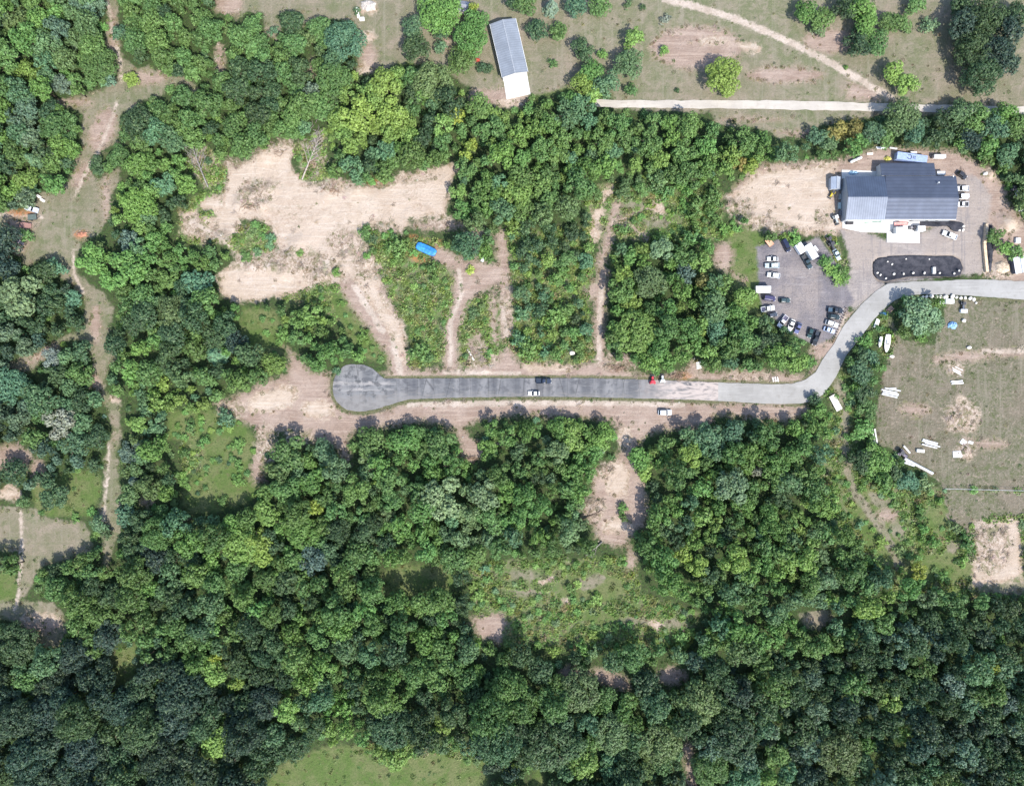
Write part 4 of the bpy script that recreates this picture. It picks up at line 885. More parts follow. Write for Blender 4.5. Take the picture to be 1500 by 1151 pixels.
scatter('woodland', [t for t in rest if not t.get('bush')], 'woodland', 'remaining smaller trees filling the closed woods between the larger crowns', source=source)
scatter('undergrowth', [t for t in rest if t.get('bush')], 'undergrowth', 'low bushes and saplings filling gaps in woods and thickets', source=source)
print('TREES', len(TREES), 'trees', len(trees_only), 'bushes', len(bush_only), 'ind', len(chosen), len(chosen_b))

# ------------------------------------------------------------------ weeds, clods and brush on the open ground (countless: one object each)
def tuft_mesh(name, seed, R, H, n, up):
    r = np.random.default_rng(seed); a = r.uniform(0, 6.28, n); q = R * np.sqrt(r.random(n))
    C = np.stack([q * np.cos(a), q * np.sin(a), H * r.random(n) * (1 - .5 * q / R) + .03], -1)
    N = np.stack([np.cos(a), np.sin(a), np.full(n, up)], -1) + r.normal(0, .5, (n, 3))
    return leaf_mesh(name, C, N, r.uniform(.10, .24, n) * (R / .6) ** .5, r.random(n), seed)
TUFT = [bpy.data.objects.new('tuft_source', tuft_mesh('tuft', 100 + i, *a)) for i, a in enumerate([(.45, .35, 26, .8), (.8, .5, 46, .9), (.6, .8, 40, .5)])]
def clod_mesh(seed, R):
    bm = bmesh.new(); bmesh.ops.create_icosphere(bm, subdivisions=1, radius=R); r = random.Random(seed)
    for v in bm.verts: v.co = Vector((v.co.x * r.uniform(.6, 1.3), v.co.y * r.uniform(.6, 1.2), v.co.z * r.uniform(.4, .8)))
    me = bpy.data.meshes.new('clod'); bm.to_mesh(me); bm.free()
    a = me.attributes.new('lv', 'FLOAT', 'POINT'); a.data.foreach_set('value', np.random.default_rng(seed).random(len(me.vertices)).astype(np.float32))
    me.materials.append(M_CLOD); return me
def clod_material():
    t = NT('clods'); tint = t.attr('tint', 'INSTANCER').outputs['Color']; n = t.noise(3, 3, .7)
    return t.done(t.mix(t.ramp(n, .3, .7), tint, (0.30, 0.25, 0.2)), .95, .1)
M_CLOD = clod_material()
CLOD = [bpy.data.objects.new('clod_source', clod_mesh(200 + i, R)) for i, R in enumerate([.16, .26])]
stick = MB(); sr = random.Random(3)
for k in range(9):
    a = sr.uniform(0, 6.28); L = sr.uniform(.5, 1.3); c0 = Vector((sr.uniform(-.5, .5), sr.uniform(-.5, .5), sr.uniform(.05, .2))); d = Vector((math.cos(a), math.sin(a), sr.uniform(-.1, .25))) * L * .5
    stick.tube([c0 - d, c0 + d], [.05, .03], 5)
sm = stick.mesh('sticks'); sm.materials.append(M_CLOD); CLOD.append(bpy.data.objects.new('stick_source', sm))
def jit(c, k=.2): return tuple(x * sr.uniform(1 - k, 1 + k) for x in c)
wd, cl = [], []
for _ in range(75000):
    x, y = sr.uniform(-70, 1570), sr.uniform(-70, 1221)
    if samp(FH, x, y) > -3: continue
    F_ = {k: samp(FLD[k], x, y) for k in FLD}
    if max(F_['gravel'], F_['yard']) > -1: continue
    if F_['sand'] > 0: kind, pr = 'sand', .006 + .25 * (F_['sand'] < 4) + .2 * (F_['rough'] > 0)
    elif F_['dirt'] > 0: kind, pr = 'dirt', .02 + .42 * (F_['dirt'] < 5) + .15 * (F_['rough'] > 0)
    elif F_['dry'] > 0: kind, pr = 'dry', .05 + .5 * (F_['dry'] < 6)
    elif F_['lush'] > 0: kind, pr = 'lush', .14
    elif max(F_['scrub'], F_['low']) > 0: kind, pr = 'scrub', .9
    else: kind, pr = 'floor', .12
    if sr.random() > pr: continue
    pal = {'sand': [(.16, .14, .07), (.12, .14, .05)], 'dirt': [(.15, .14, .06), (.10, .14, .045), (.2, .16, .09)], 'dry': [(.17, .175, .09), (.24, .215, .14), (.13, .165, .065), (.19, .18, .11)],
           'lush': [(.11, .175, .05), (.14, .185, .06), (.09, .14, .045), (.17, .18, .075)], 'scrub': [(.15, .23, .06), (.18, .25, .07), (.12, .19, .055), (.22, .22, .11), (.20, .27, .075)], 'floor': [(.09, .15, .045), (.07, .115, .04)]}[kind]
    z = sr.uniform(.7, 1.5) * (1.9 if kind == 'scrub' else 1.1 if kind == 'lush' else .85)
    w3 = P(x, y, 0)
    wd.append(dict(w=(w3.x, w3.y, zat(x, y) - .03), rot=sr.uniform(0, 6.28), s=(z, z, z * sr.uniform(.35, .8)), col=jit(sr.choice(pal)), proto=sr.randrange(3)))
for _ in range(40000):
    x, y = sr.uniform(-60, 1560), sr.uniform(-60, 1210)
    if samp(FH, x, y) > -3 or max(samp(FLD['gravel'], x, y), samp(FLD['yard'], x, y)) > -2: continue
    sa, di = samp(FLD['sand'], x, y), samp(FLD['dirt'], x, y)
    ro = samp(FLD['rough'], x, y)
    if max(sa, di, ro) < -2: continue
    edge = math.exp(-abs(max(sa, di)) / 7)
    clump = float(vnoise(np.array([x]), np.array([y]), 16, 44)[0])
    if sr.random() > .03 + .6 * edge * (clump > .45) + .4 * max(0, clump - .62) + .9 * (ro > 0): continue
    z = sr.uniform(.6, 1.9); w3 = P(x, y, 0); pk = sr.choice([0, 0, 1, 2, 2])
    cl.append(dict(w=(w3.x, w3.y, zat(x, y) + .02), rot=sr.uniform(0, 6.28), s=(z, z, z * .8), col=jit(sr.choice([(.16, .12, .085), (.25, .19, .14), (.10, .075, .05), (.38, .31, .25)])), proto=pk))
scatter('weeds', wd, 'weeds', 'low weeds and grass tufts over the meadows and scrub ground', source=lambda k: (TUFT[k],))
scatter('brush_debris', cl, 'debris', 'loose clods, stones and broken sticks along the bulldozed dirt', source=lambda k: (CLOD[k],))

# ------------------------------------------------------------------ vehicles (local +x is the front)
def vmesh(kind):
    """dims and lofts of a vehicle kind: returns dict part -> mesh"""
    out = {}
    if kind == 'car':     L, Wd, belt, roof, hood, hx, rx0, rx1, tx = 4.6, 1.82, .92, 1.46, .84, .80, -.02, -1.12, -1.92
    elif kind == 'hatch': L, Wd, belt, roof, hood, hx, rx0, rx1, tx = 4.2, 1.78, .95, 1.52, .90, .70, .25, -1.45, -1.95
    elif kind == 'suv':   L, Wd, belt, roof, hood, hx, rx0, rx1, tx = 4.8, 1.92, 1.08, 1.76, 1.02, .92, .25, -1.70, -2.22
    elif kind == 'pickup': L, Wd, belt, roof, hood, hx, rx0, rx1, tx = 5.7, 1.98, 1.14, 1.84, 1.08, 1.28, .58, -.50, -.88
    elif kind == 'van':   L, Wd, belt, roof, hood, hx, rx0, rx1, tx = 5.3, 2.0, 1.25, 2.15, 1.1, 1.75, 1.2, -2.35, -2.55
    h = L / 2; wy = Wd / 2
    def sec(x, top, ww, bot=.32):
        return [(x, -ww * .96, bot), (x, -ww, bot + .25), (x, -ww * .98, top - .10), (x, -ww * .86, top), (x, ww * .86, top), (x, ww * .98, top - .10), (x, ww, bot + .25), (x, ww * .96, bot)]
    b = MB()
    if kind == 'pickup':
        b.loft([sec(h - .02, hood - .22, wy * .82, .45), sec(h - .25, hood - .05, wy * .95), sec(hx, hood + .02, wy), sec(hx - .3, belt, wy), sec(-.9, belt, wy)])
        for sy in (-1, 1): b.box(-h + .05, -.9, sy * wy - (.14 if sy > 0 else 0), sy * wy + (.14 if sy < 0 else 0), .40, belt, bev=.03)
        b.box(-h, -h + .12, -wy * .97, wy * .97, .42, belt - .02, bev=.03)
        bd = MB(); bd.box(-h + .12, -.91, -wy + .14, wy - .14, .55, .70); out['bed'] = bd.mesh('bed')
    else:
        back = belt - (.02 if kind == 'car' else 0)
        b.loft([sec(h - .02, hood - .20, wy * .80, .42), sec(h - .28, hood - .05, wy * .94), sec(hx, hood + .02, wy), sec(hx - .35, belt, wy), sec(tx + .1, belt, wy), sec(-h + .25, back, wy * .95), sec(-h + .02, back - .2, wy * .84, .42)])
    # roof panel and pillars
    rw = wy * .76
    b.loft([[(rx0 + .03, -rw, roof - .05), (rx0 + .03, -rw * .8, roof - .015), (rx0 + .03, rw * .8, roof - .015), (rx0 + .03, rw, roof - .05), (rx0 + .03, rw, roof - .09), (rx0 + .03, -rw, roof - .09)],
            [((rx0 + rx1) / 2, -rw * 1.02, roof - .02), ((rx0 + rx1) / 2, -rw * .8, roof + .03), ((rx0 + rx1) / 2, rw * .8, roof + .03), ((rx0 + rx1) / 2, rw * 1.02, roof - .02), ((rx0 + rx1) / 2, rw * 1.02, roof - .09), ((rx0 + rx1) / 2, -rw * 1.02, roof - .09)],
            [(rx1 - .03, -rw, roof - .06), (rx1 - .03, -rw * .8, roof - .02), (rx1 - .03, rw * .8, roof - .02), (rx1 - .03, rw, roof - .06), (rx1 - .03, rw, roof - .09), (rx1 - .03, -rw, roof - .09)]])
    out['body'] = b.mesh('body')
    g = wy * .90; z0, z1 = belt - .02, roof - .06
    q = [(hx, -g, z0), (hx, g, z0), (rx0, rw * .98, z1), (rx0, -rw * .98, z1)]
    def pane(a, c, d, e, nm):
        pts = [Vector(p) for p in (a, c, d, e)]; n = (pts[1] - pts[0]).cross(pts[3] - pts[0]).normalized() * .03
        m = MB(); m.loft([pts, [p - n for p in pts]]); out[nm] = m.mesh(nm.rstrip('0123456789'))
    pane(*q, 'windscreen')
    pane((tx, g, z0), (tx, -g, z0), (rx1, -rw * .98, z1), (rx1, rw * .98, z1), 'rear_window')
    if kind == 'van':
        for sy in (-1, 1): b2 = MB()
        pane((hx, g, z0), (hx - 1.3, g, z0), (hx - 1.3, rw * .98, z1), (rx0, rw * .98, z1), 'side_window1'); pane((hx, -g, z0), (hx - 1.3, -g, z0), (hx - 1.3, -rw * .98, z1), (rx0, -rw * .98, z1), 'side_window2')
        p = MB()
        for sy in (-1, 1): p.face([(hx - 1.3, sy * g, z0), (tx, sy * g, z0), (rx1, sy * rw, z1), (hx - 1.3, sy * rw, z1)])
        out['side_panel'] = p.mesh('side_panel')
    else:
        pane((hx, g, z0), (tx, g, z0), (rx1, rw * .98, z1), (rx0, rw * .98, z1), 'side_window1'); pane((hx, -g, z0), (tx, -g, z0), (rx1, -rw * .98, z1), (rx0, -rw * .98, z1), 'side_window2')
    wr = .38 if kind in ('pickup', 'suv', 'van') else .33
    for i, (fx, sy) in enumerate(((.32, 1), (.32, -1), (-.30, 1), (-.30, -1))):
        m = MB(); m.tube([(fx * L, sy * (wy - .20), wr), (fx * L, sy * (wy + .02), wr)], wr, 12); out['wheel%d' % i] = m.mesh('wheel')
    for i, sy in enumerate((1, -1)):
        m = MB(); m.box(h - .16, h + .01, sy * wy * .66 - .2, sy * wy * .66 + .2, hood - .28, hood - .13, bev=.03); out['headlight%d' % i] = m.mesh('headlight')
        m = MB(); m.box(hx - .35, hx - .12, sy * (wy + .11) - .1, sy * (wy + .11) + .1, belt - .02, belt + .16, bev=.03); out['mirror%d' % i] = m.mesh('mirror')
    return out, L
VM = {}
def vpaint(col): return paint('car_paint_%02x%02x%02x' % tuple(int(min(1, c) * 255) for c in col), col, .28, .6, .0, var=.06, scale=.6)
def vehicle(kind, col, px, py, ang, label, cat='car', Lpx=None, name=None, group='vehicles parked round the workshop', bed=None, hood=None):
    if kind not in VM: VM[kind] = vmesh(kind)
    parts, L = VM[kind]; k = (Lpx * S / L) if Lpx else 1.0; k = min(max(k, .86), 1.16)
    p = P(px, py, .8); e = empty(name or {'pickup': 'pickup_truck', 'van': 'van', 'suv': 'suv'}.get(kind, 'car'), (p.x, p.y, .0), math.radians(-ang), label, cat, group, (k, max(1.0, k * .98), 1))
    for nm, me in parts.items():
        base = nm.rstrip('0123456789')
        m = {'body': vpaint(col), 'side_panel': vpaint(col), 'mirror': vpaint(col), 'wheel': M_TYRE, 'headlight': M_LAMP, 'bed': vpaint(bed) if bed else M_DARKST}.get(base, M_GLASS)
        if len(me.materials) == 0: me.materials.append(m)
        o = bpy.data.objects.new(base, me); COL.objects.link(o); o.parent = e
        o.material_slots[0].link = 'OBJECT'; o.material_slots[0].material = m
    return e
WHT, BLK, NVY, TEA, SIL, GRY = (.58, .58, .575), (.012, .013, .015), (.02, .025, .05), (.03, .055, .06), (.38, .44, .45), (.16, .15, .18)
RD = 'vehicles along the dead-end road'
vehicle('pickup', (.02, .03, .055), 796.5, 558, 0, 'dark navy pickup on the asphalt, opposite a small white car', 'pickup', 22, group=RD, bed=(.02, .03, .05))
vehicle('car', WHT, 782, 576, 180, 'small white car parked at the south edge of the asphalt road', 'car', 17, group=RD)
vehicle('suv', (.62, .64, .66), 974, 604, 0, 'silver white car with dark windows alone on the dirt verge', 'car', 20, group=RD)
vehicle('van', (.015, .02, .045), 1151.2, 359.5, 63, 'black van at the top left of the gravel lot beside a bush', 'van', 20)
vehicle('pickup', (.03, .05, .06), 1182, 383.5, 60, 'dark teal pickup parked below the long white box trailer', 'pickup', 22)
vehicle('car', WHT, 1132, 379.3, 180, 'white sedan above the silver teal pickup at the lot\'s left side', 'car', 16.5)
vehicle('pickup', SIL, 1131, 389, 180, 'pale silver teal pickup between two white cars at the lot\'s left side', 'pickup', 21, bed=(.5, .53, .53))
vehicle('pickup', WHT, 1133, 403.3, 187, 'white pickup, lowest of the three parked side by side on the left', 'pickup', 18.5, bed=(.45, .45, .45))
vehicle('van', (.05, .045, .10), 1126.7, 437, 8, 'dark purple van just below the white cargo trailer', 'van', 18)
vehicle('hatch', (.035, .06, .065), 1149.6, 440, 0, 'dark teal hatchback standing out alone right of the purple van', 'car', 16)
vehicle('pickup', (.70, .73, .72), 1124.5, 452, -10, 'white pickup with dark purple bed nosing under the trees', 'pickup', 20, bed=(.06, .06, .10))
vehicle('hatch', (.05, .06, .08), 1132, 461.4, -15, 'small dark grey car half under the trees at the lot edge', 'car', 14)
vehicle('pickup', (.60, .60, .62), 1146.5, 471, 128, 'grey pickup with white bonnet, parked diagonally by the trees', 'pickup', 20, bed=(.10, .09, .13))
vehicle('car', (.76, .74, .70), 1159.2, 476.3, 113, 'white sedan with black windows, left of the navy sedan', 'car', 18)
vehicle('car', (.10, .11, .22), 1169.3, 480.6, 113, 'navy blue sedan beside a white sedan at the lot\'s bottom edge', 'car', 16.5)
vehicle('hatch', (.02, .05, .05), 1187, 487.5, 106, 'dark green hatchback left of a longer black pickup', 'car', 15)
vehicle('pickup', BLK, 1195.5, 495, 109, 'black pickup, lowest vehicle in the gravel lot', 'pickup', 22, bed=(.03, .035, .045))
vehicle('pickup', (.02, .025, .035), 1223.7, 454.5, 5, 'black pickup, topmost of four beside the wooden posts', 'pickup', 22, bed=(.05, .09, .13))
vehicle('suv', (.025, .04, .045), 1221.6, 464, 6, 'dark teal wagon directly below the black pickup by the posts', 'car', 17)
vehicle('suv', WHT, 1218.4, 474.2, 18, 'white car third down beside the wooden posts', 'car', 19)
vehicle('car', (.40, .48, .66), 1215, 483.3, 18, 'light blue sedan, lowest of four beside the wooden posts', 'car', 17)
vehicle('car', (.40, .50, .50), 1226, 373, 62, 'pale teal wreck at the strip right of the white trailers', 'car', 17)
vehicle('suv', (.03, .03, .035), 1409.3, 256.5, 35, 'black car parked at an angle behind the workshop', 'car', 15)
vehicle('pickup', WHT, 1409.3, 276.3, 180, 'white pickup, topmost of three against the workshop\'s right wall', 'pickup', 19, bed=(.6, .6, .6))
vehicle('van', WHT, 1409, 288, 180, 'white van, middle of three against the workshop\'s right wall', 'van', 17)
vehicle('pickup', WHT, 1409.3, 299.2, 180, 'white pickup with dark bed, lowest of three at the right wall', 'pickup', 17.5)
vehicle('pickup', WHT, 1391, 344.3, 202, 'white pickup with white covered bed below the dark mulch mound', 'pickup', 22, bed=(.72, .72, .7))
vehicle('pickup', (.55, .60, .68), 46, 306, 197, 'white and blue pickup by the junked trailers in the west meadow', 'pickup', 20, group='junk parked in the west meadow', bed=(.72, .74, .76))

# ------------------------------------------------------------------ trailers, sheds and machines
def trailer(px, py, ang, Lpx, Wpx, H, col, label, name='box_trailer', cat='trailer', group=None, deck=.55, roofcol=None):
    L, Wd = Lpx * S, Wpx * S; p = P(px, py, deck + H * .7); e = empty(name, (p.x, p.y, 0), math.radians(-ang), label, cat, group)
    b = MB(); b.box(-L / 2, L / 2, -Wd / 2, Wd / 2, deck, deck + H, bev=.07); b.build('box', paint('trailer_' + name + str(int(px)), col, .4, .4, var=.07, scale=.8), e)
    r = MB(); n = max(3, int(L / .8))
    for i in range(n):
        x = -L / 2 + (i + .5) * L / n; r.box(x - .03, x + .03, -Wd / 2 + .08, Wd / 2 - .08, deck + H, deck + H + .025)
    r.build('roof_ribs', paint('rib_grey', (.55, .55, .54), .5), e)
    d = MB(); d.box(-L / 2 - .03, -L / 2, -Wd / 2 + .12, Wd / 2 - .12, deck + .1, deck + H - .15); d.build('rear_door', M_STEEL, e)
    t = MB()
    for s_ in (-1, 1): t.tube([(L / 2, s_ * Wd * .3, deck - .1), (L / 2 + 1.2, 0, deck - .1)], .06, 6)
    t.tube([(L / 2 + 1.1, 0, 0), (L / 2 + 1.1, 0, deck)], .04, 6); t.build('tongue', M_DARKST, e)
    for s_ in (-1, 1):
        for wx in ((-.45, .4) if L > 4.5 else (0,)):
            w_ = MB(); w_.tube([(wx * 1.0 - .1 * L, s_ * (Wd / 2 - .24), .36), (wx * 1.0 - .1 * L, s_ * (Wd / 2 - .02), .36)], .36, 12); w_.build('wheel', M_TYRE, e)
    return e
def flatbed(px, py, ang, Lpx, Wpx, col, label, group=None, name='flatbed_trailer', tongue=True, deck=.7):
    L, Wd = Lpx * S, Wpx * S; p = P(px, py, deck); e = empty(name, (p.x, p.y, 0), math.radians(-ang), label, 'trailer', group)
    m = paint('deck_%s%d' % (name, int(px)), col, .7, .2, var=.25, scale=2.5)
    b = MB(); n = max(4, int(Wd / .28))
    for i in range(n):
        y = -Wd / 2 + (i + .5) * Wd / n; b.box(-L / 2, L / 2, y - Wd / n * .44, y + Wd / n * .44, deck - .08, deck)
    b.build('deck', m, e)
    f = MB(); f.box(-L / 2, L / 2, -Wd / 2 - .06, -Wd / 2 - .003, deck - .18, deck + .12); f.box(-L / 2, L / 2, Wd / 2 + .003, Wd / 2 + .06, deck - .18, deck + .12); f.box(L / 2, L / 2 + .06, -Wd / 2, Wd / 2, deck - .18, deck + .2)
    f.build('frame', M_DARKST if col[0] < .5 else m, e)
    if tongue:
        t = MB()
        for s_ in (-1, 1): t.tube([(L / 2, s_ * Wd * .3, deck - .15), (L / 2 + 1.3, 0, deck - .2)], .06, 6)
        t.build('tongue', M_DARKST, e)
    for s_ in (-1, 1):
        w_ = MB(); w_.tube([(-.12 * L, s_ * (Wd / 2 + .10), .33), (-.12 * L, s_ * (Wd / 2 + .32), .33)], .33, 12); w_.build('wheel', M_TYRE, e)
    return e
G1 = 'trailers in the gravel lot'
trailer(1188, 368.6, 60, 23, 10.5, 2.4, (.58, .58, .565), 'long white box trailer at the top right of the gravel lot', group=G1)
trailer(1172.3, 363.8, 57, 15, 10, 2.0, (.70, .70, .70), 'shorter white cargo trailer left of the long white one', group=G1, name='cargo_trailer')
trailer(1117.5, 424, 0, 22, 9.5, 2.3, (.58, .58, .565), 'white cargo trailer at the lot\'s left edge, tongue pointing right', group=G1, name='cargo_trailer')
flatbed(1127.2, 355, 52, 12, 7.5, (.62, .36, .24), 'orange-brown slatted flatbed trailer at the lot\'s top left corner', group=G1, tongue=False)
flatbed(1224.3, 590, 242, 24, 9, (.68, .62, .56), 'pale wooden flatbed trailer on the grass by the road bend')
flatbed(47, 318, -5, 13, 8, (.10, .13, .12), 'dark green trailer with pointed tongue below the white and blue pickup', group='junk parked in the west meadow')
flatbed(37, 330, 188, 17, 7.5, (.30, .17, .15), 'red-brown slatted trailer above a small round bush', group='junk parked in the west meadow')
flatbed(29, 354.5, 198, 13, 5.5, (.45, .38, .42), 'pinkish grey trailer below a small round bush', group='junk parked in the west meadow')
flatbed(1319.5, 328, -4, 19, 5, (.60, .30, .28), 'red-decked flatbed trailer on the concrete against the workshop')
trailer(1320, 337.5, 180, 17, 9, 2.0, (.58, .58, .565), 'white box trailer on the concrete apron below the workshop', name='cargo_trailer')
trailer(1349, 335, 180, 11, 7.5, 1.8, (.58, .58, .565), 'small white trailer half on the corner of the concrete pad', name='cargo_trailer')
trailer(1378, 254, 0, 12, 5.5, 1.5, (.58, .58, .565), 'low white trailer behind the workshop near its back corner', name='cargo_trailer')
trailer(1376.3, 229.3, 0, 17, 5, 1.6, (.58, .58, .565), 'narrow white trailer right of the blue container, by the trees', name='cargo_trailer')

def container(px, py, ang, Lpx, Wpx, H, col, label):
    L, Wd = Lpx * S, Wpx * S; p = P(px, py, H); e = empty('shipping_container', (p.x, p.y, 0), math.radians(-ang), label, 'container')
    m = paint('container_blue', col, .5, .4, var=.15)
    b = MB(); b.box(-L / 2, L / 2, -Wd / 2, Wd / 2, .15, H, bev=.03)
    n = int(L / .5)
    for i in range(n):
        x = -L / 2 + (i + .5) * L / n
        for s_ in (-1, 1): b.box(x - .12, x + .12, s_ * Wd / 2 - .04, s_ * Wd / 2 + .04, .3, H - .15)
        b.box(x - .1, x + .1, -Wd / 2 + .1, Wd / 2 - .1, H, H + .03)
    b.build('body', m, e)
    d = MB(); d.box(L / 2, L / 2 + .05, -Wd / 2 + .06, -.02, .25, H - .1); d.box(L / 2, L / 2 + .05, .02, Wd / 2 - .06, .25, H - .1); d.build('door', M_STEEL, e)
    k = MB()
    for q in range(20):
        a0, a1 = q / 20 * 6.283, (q + 1) / 20 * 6.283
        if q in (8, 9, 10): continue
        k.face([(-1.1 + .55 * math.cos(a0), .75 * math.sin(a0), H + .036), (-1.1 + .55 * math.cos(a1), .75 * math.sin(a1), H + .036), (-1.1 + .95 * math.cos(a1), 1.0 * math.sin(a1), H + .036), (-1.1 + .95 * math.cos(a0), 1.0 * math.sin(a0), H + .036)])
    for j, y in enumerate((-.5, .15)):
        for x in (.2, .85): k.box(x, x + .45, y, y + .4, H + .031, H + .04)
    k.build('dark_marking', paint('marking_black', (.04, .05, .08), .7), e)
container(1336.4, 230.4, 8, 44, 10.5, 2.6, (.26, .33, .52), 'long faded blue container with dark roof markings behind the workshop')
p = MB(); p.box(-1.2, 1.2, -.6, .6, 0, 1.1, bev=.06); p.box(-1.25, 1.25, -.65, .65, 1.1, 1.16); w3 = P(1338.5, 224.5, 1.1)
tag(p.build('storage_box', M_WHITE, None, (w3.x, w3.y, 0)), 'white storage box tucked against the back of the blue container', 'box')

# the covered hull
def hull(px, py, ang, L, Wd, label):
    p = P(px, py, 1.5); e = empty('covered_boat', (p.x, p.y, 0), math.radians(-ang), label, 'boat')
    xs = [-.5, -.46, -.36, -.1, .2, .38, .47, .5]; ws = [.30, .40, .49, .5, .5, .46, .36, .24]
    def ring(x, wv, zz): return [(x * L, -wv * Wd, zz[0]), (x * L, -wv * Wd * 1.0, zz[1]), (x * L, -wv * Wd * .55, zz[2]), (x * L, 0, zz[3]), (x * L, wv * Wd * .55, zz[2]), (x * L, wv * Wd, zz[1]), (x * L, wv * Wd, zz[0])]
    b = MB(); b.loft([ring(x, w_, (.55, 1.25, 1.25 + .28 * min(1, w_ * 2.1) , 1.25 + .5 * min(1, w_ * 2.1) + .06 * math.sin(i * 2.1))) for i, (x, w_) in enumerate(zip(xs, ws))])
    b.build('cover', paint('blue_tarp', (.035, .22, .55), .42, .5, var=.35, scale=.9), e)
    h = MB(); h.loft([[(x * L * 1.03, -w_ * Wd * 1.10, 1.0), (x * L * .97, -w_ * Wd * .5, .25), (x * L * .97, w_ * Wd * .5, .25), (x * L * 1.03, w_ * Wd * 1.10, 1.0)] for x, w_ in zip(xs, ws)]); h.build('hull', paint('hull_blue', (.03, .08, .2), .4), e)
    s_ = MB()
    for x in (-.35, .3): s_.box(x * L - .15, x * L + .15, -Wd * .4, Wd * .4, -.1, .3)
    s_.build('blocks', paint('timber', (.30, .22, .14), .8), e)
hull(624.2, 364.8, 24, 8.2, 3.1, 'bright blue tarp-covered hull with rounded ends beside the scrub')

def gable(name, label, cat, px, py, ang, L, Wd, He, Hr, wallc, roofm, parts=None, over=.35):
    """ridge along local x"""
    p = P(px, py, He); e = empty(name, (p.x, p.y, 0), math.radians(-ang), label, cat)
    w_ = MB(); w_.loft([[(x, -Wd / 2, -.2), (x, -Wd / 2, He), (x, 0, Hr), (x, Wd / 2, He), (x, Wd / 2, -.2)] for x in (-L / 2, L / 2)]); w_.build('wall', wallc, e)
    r = MB(); k = (Hr - He) / (Wd / 2); t = .12
    for s_ in (-1, 1):
        y1 = s_ * (Wd / 2 + over); z1 = He - over * k
        r.loft([[(x, 0, Hr + .02), (x, y1, z1 + .02), (x, y1, z1 + .02 + t), (x, 0, Hr + .02 + t)] for x in (-L / 2 - over, L / 2 + over)])
    ro = r.build('roof', roofm, e)
    c = MB(); c.box(-L / 2 - over, L / 2 + over, -.18, .18, Hr + t + .02, Hr + t + .09); c.build('ridge_cap', M_STEEL, ro)
    return e, ro
M_BARNROOF = metal_roof('grey_barn_roof', (.215, .235, .265), 'X', .5, .2, .35)
M_TRIM = paint('white_trim', (.75, .75, .73), .5)
M_BARNWALL = paint('cream_siding', (.55, .53, .48), .6, var=.1)
barn, bro = gable('barn', 'long grey metal-roofed barn at the top edge with a concrete apron', 'barn', 745.5, 70.5, 77, 20.6, 9.6, 4.0, 5.1, M_BARNWALL, M_BARNROOF)
d = MB(); d.box(10.31, 10.36, -2.2, 2.2, 0, 3.2)
for z in (.8, 1.6, 2.4): d.box(10.36, 10.375, -2.15, 2.15, z - .02, z + .02)
d.build('overhead_door', M_WHITE, barn)
for k in range(4):
    f = MB(); f.box(-7 + k * 4, -5.8 + k * 4, 4.81, 4.86, 1.2, 2.2); fo = f.build('window', M_TRIM, barn); g = MB(); g.box(-6.92 + k * 4, -5.88 + k * 4, 4.86, 4.875, 1.28, 2.12); g.build('pane', M_GLASS, fo)
f = MB()
for s_ in (-1, 1): f.box(-10.66, 10.66, s_ * 5.2 - .06, s_ * 5.2 + .06, 3.72, 3.95)
f.build('gutter', M_TRIM, barn)

# the workshop: two gabled wings and a lean-to
M_WROOF = metal_roof('pale_steel_roof', (.16, .18, .22), 'X', .34, .8, .35)
M_EROOF = metal_roof('slate_blue_roof', (.082, .096, .132), 'Y', .50, .45, .22)
M_WWALL = paint('workshop_siding', (.30, .31, .33), .6, var=.08)
ws_p = P(1319, 290, 4.6); WSH = empty('workshop', (ws_p.x, ws_p.y, 0), 0, 'large dark metal-roofed workshop beside the black drainage basin', 'workshop')
def wl(px, py, z): q = P(px, py, z); return q.x - ws_p.x, q.y - ws_p.y
def wing(x0, x1, yt, yr, yb, He, Hr, roofm, name_roof='roof', over=.35):
    a = wl(x0, yt, He); b_ = wl(x1, yb, He); ry = wl(x0, yr, Hr)[1]; X0, X1 = a[0], b_[0]; Y1, Y0 = a[1], b_[1]
    m = MB(); m.loft([[(x, Y0 + over, -.2), (x, Y0 + over, He), (x, ry, Hr), (x, Y1 - over, He), (x, Y1 - over, -.2)] for x in (X0 + over, X1 - over)]); m.build('wall', M_WWALL, WSH)
    r = MB()
    for ye in (Y0, Y1): r.loft([[(x, ry, Hr + .03), (x, ye, He - .1), (x, ye, He + .03), (x, ry, Hr + .16)] for x in (X0, X1)])
    ro = r.build('roof', roofm, WSH)
    c = MB(); c.box(X0, X1, ry - .2, ry + .2, Hr + .16, Hr + .24); c.build('ridge_cap', roofm, ro)
    g = MB(); g.box(X0, X1, Y0 - .12, Y0 - .003, He - .18, He + .02); g.build('gutter', M_TRIM, ro)
    return X0, X1, Y0, Y1
W1 = wing(1238.5, 1296.2, 258.5, 288.3, 322.5, 4.4, 6.4, M_WROOF)
W2 = wing(1296.8, 1400.5, 258, 289.5, 321.5, 4.6, 6.2, M_EROOF)
a = wl(1289, 239, 3.2); b_ = wl(1371, 257, 4.4)
m = MB(); m.loft([[(x, b_[1] - .1, -.2), (x, b_[1] - .1, 4.3), (x, a[1] - .3, 3.1), (x, a[1] - .3, -.2)] for x in (a[0] + .3, b_[0] - .3)]); m.build('wall', M_WHITE, WSH)
r = MB(); r.loft([[(x, b_[1] - .1, 4.36), (x, a[1], 3.15), (x, a[1], 3.28), (x, b_[1] - .1, 4.49)] for x in (a[0], b_[0])]); r.build('lean_to_roof', M_EROOF, WSH)
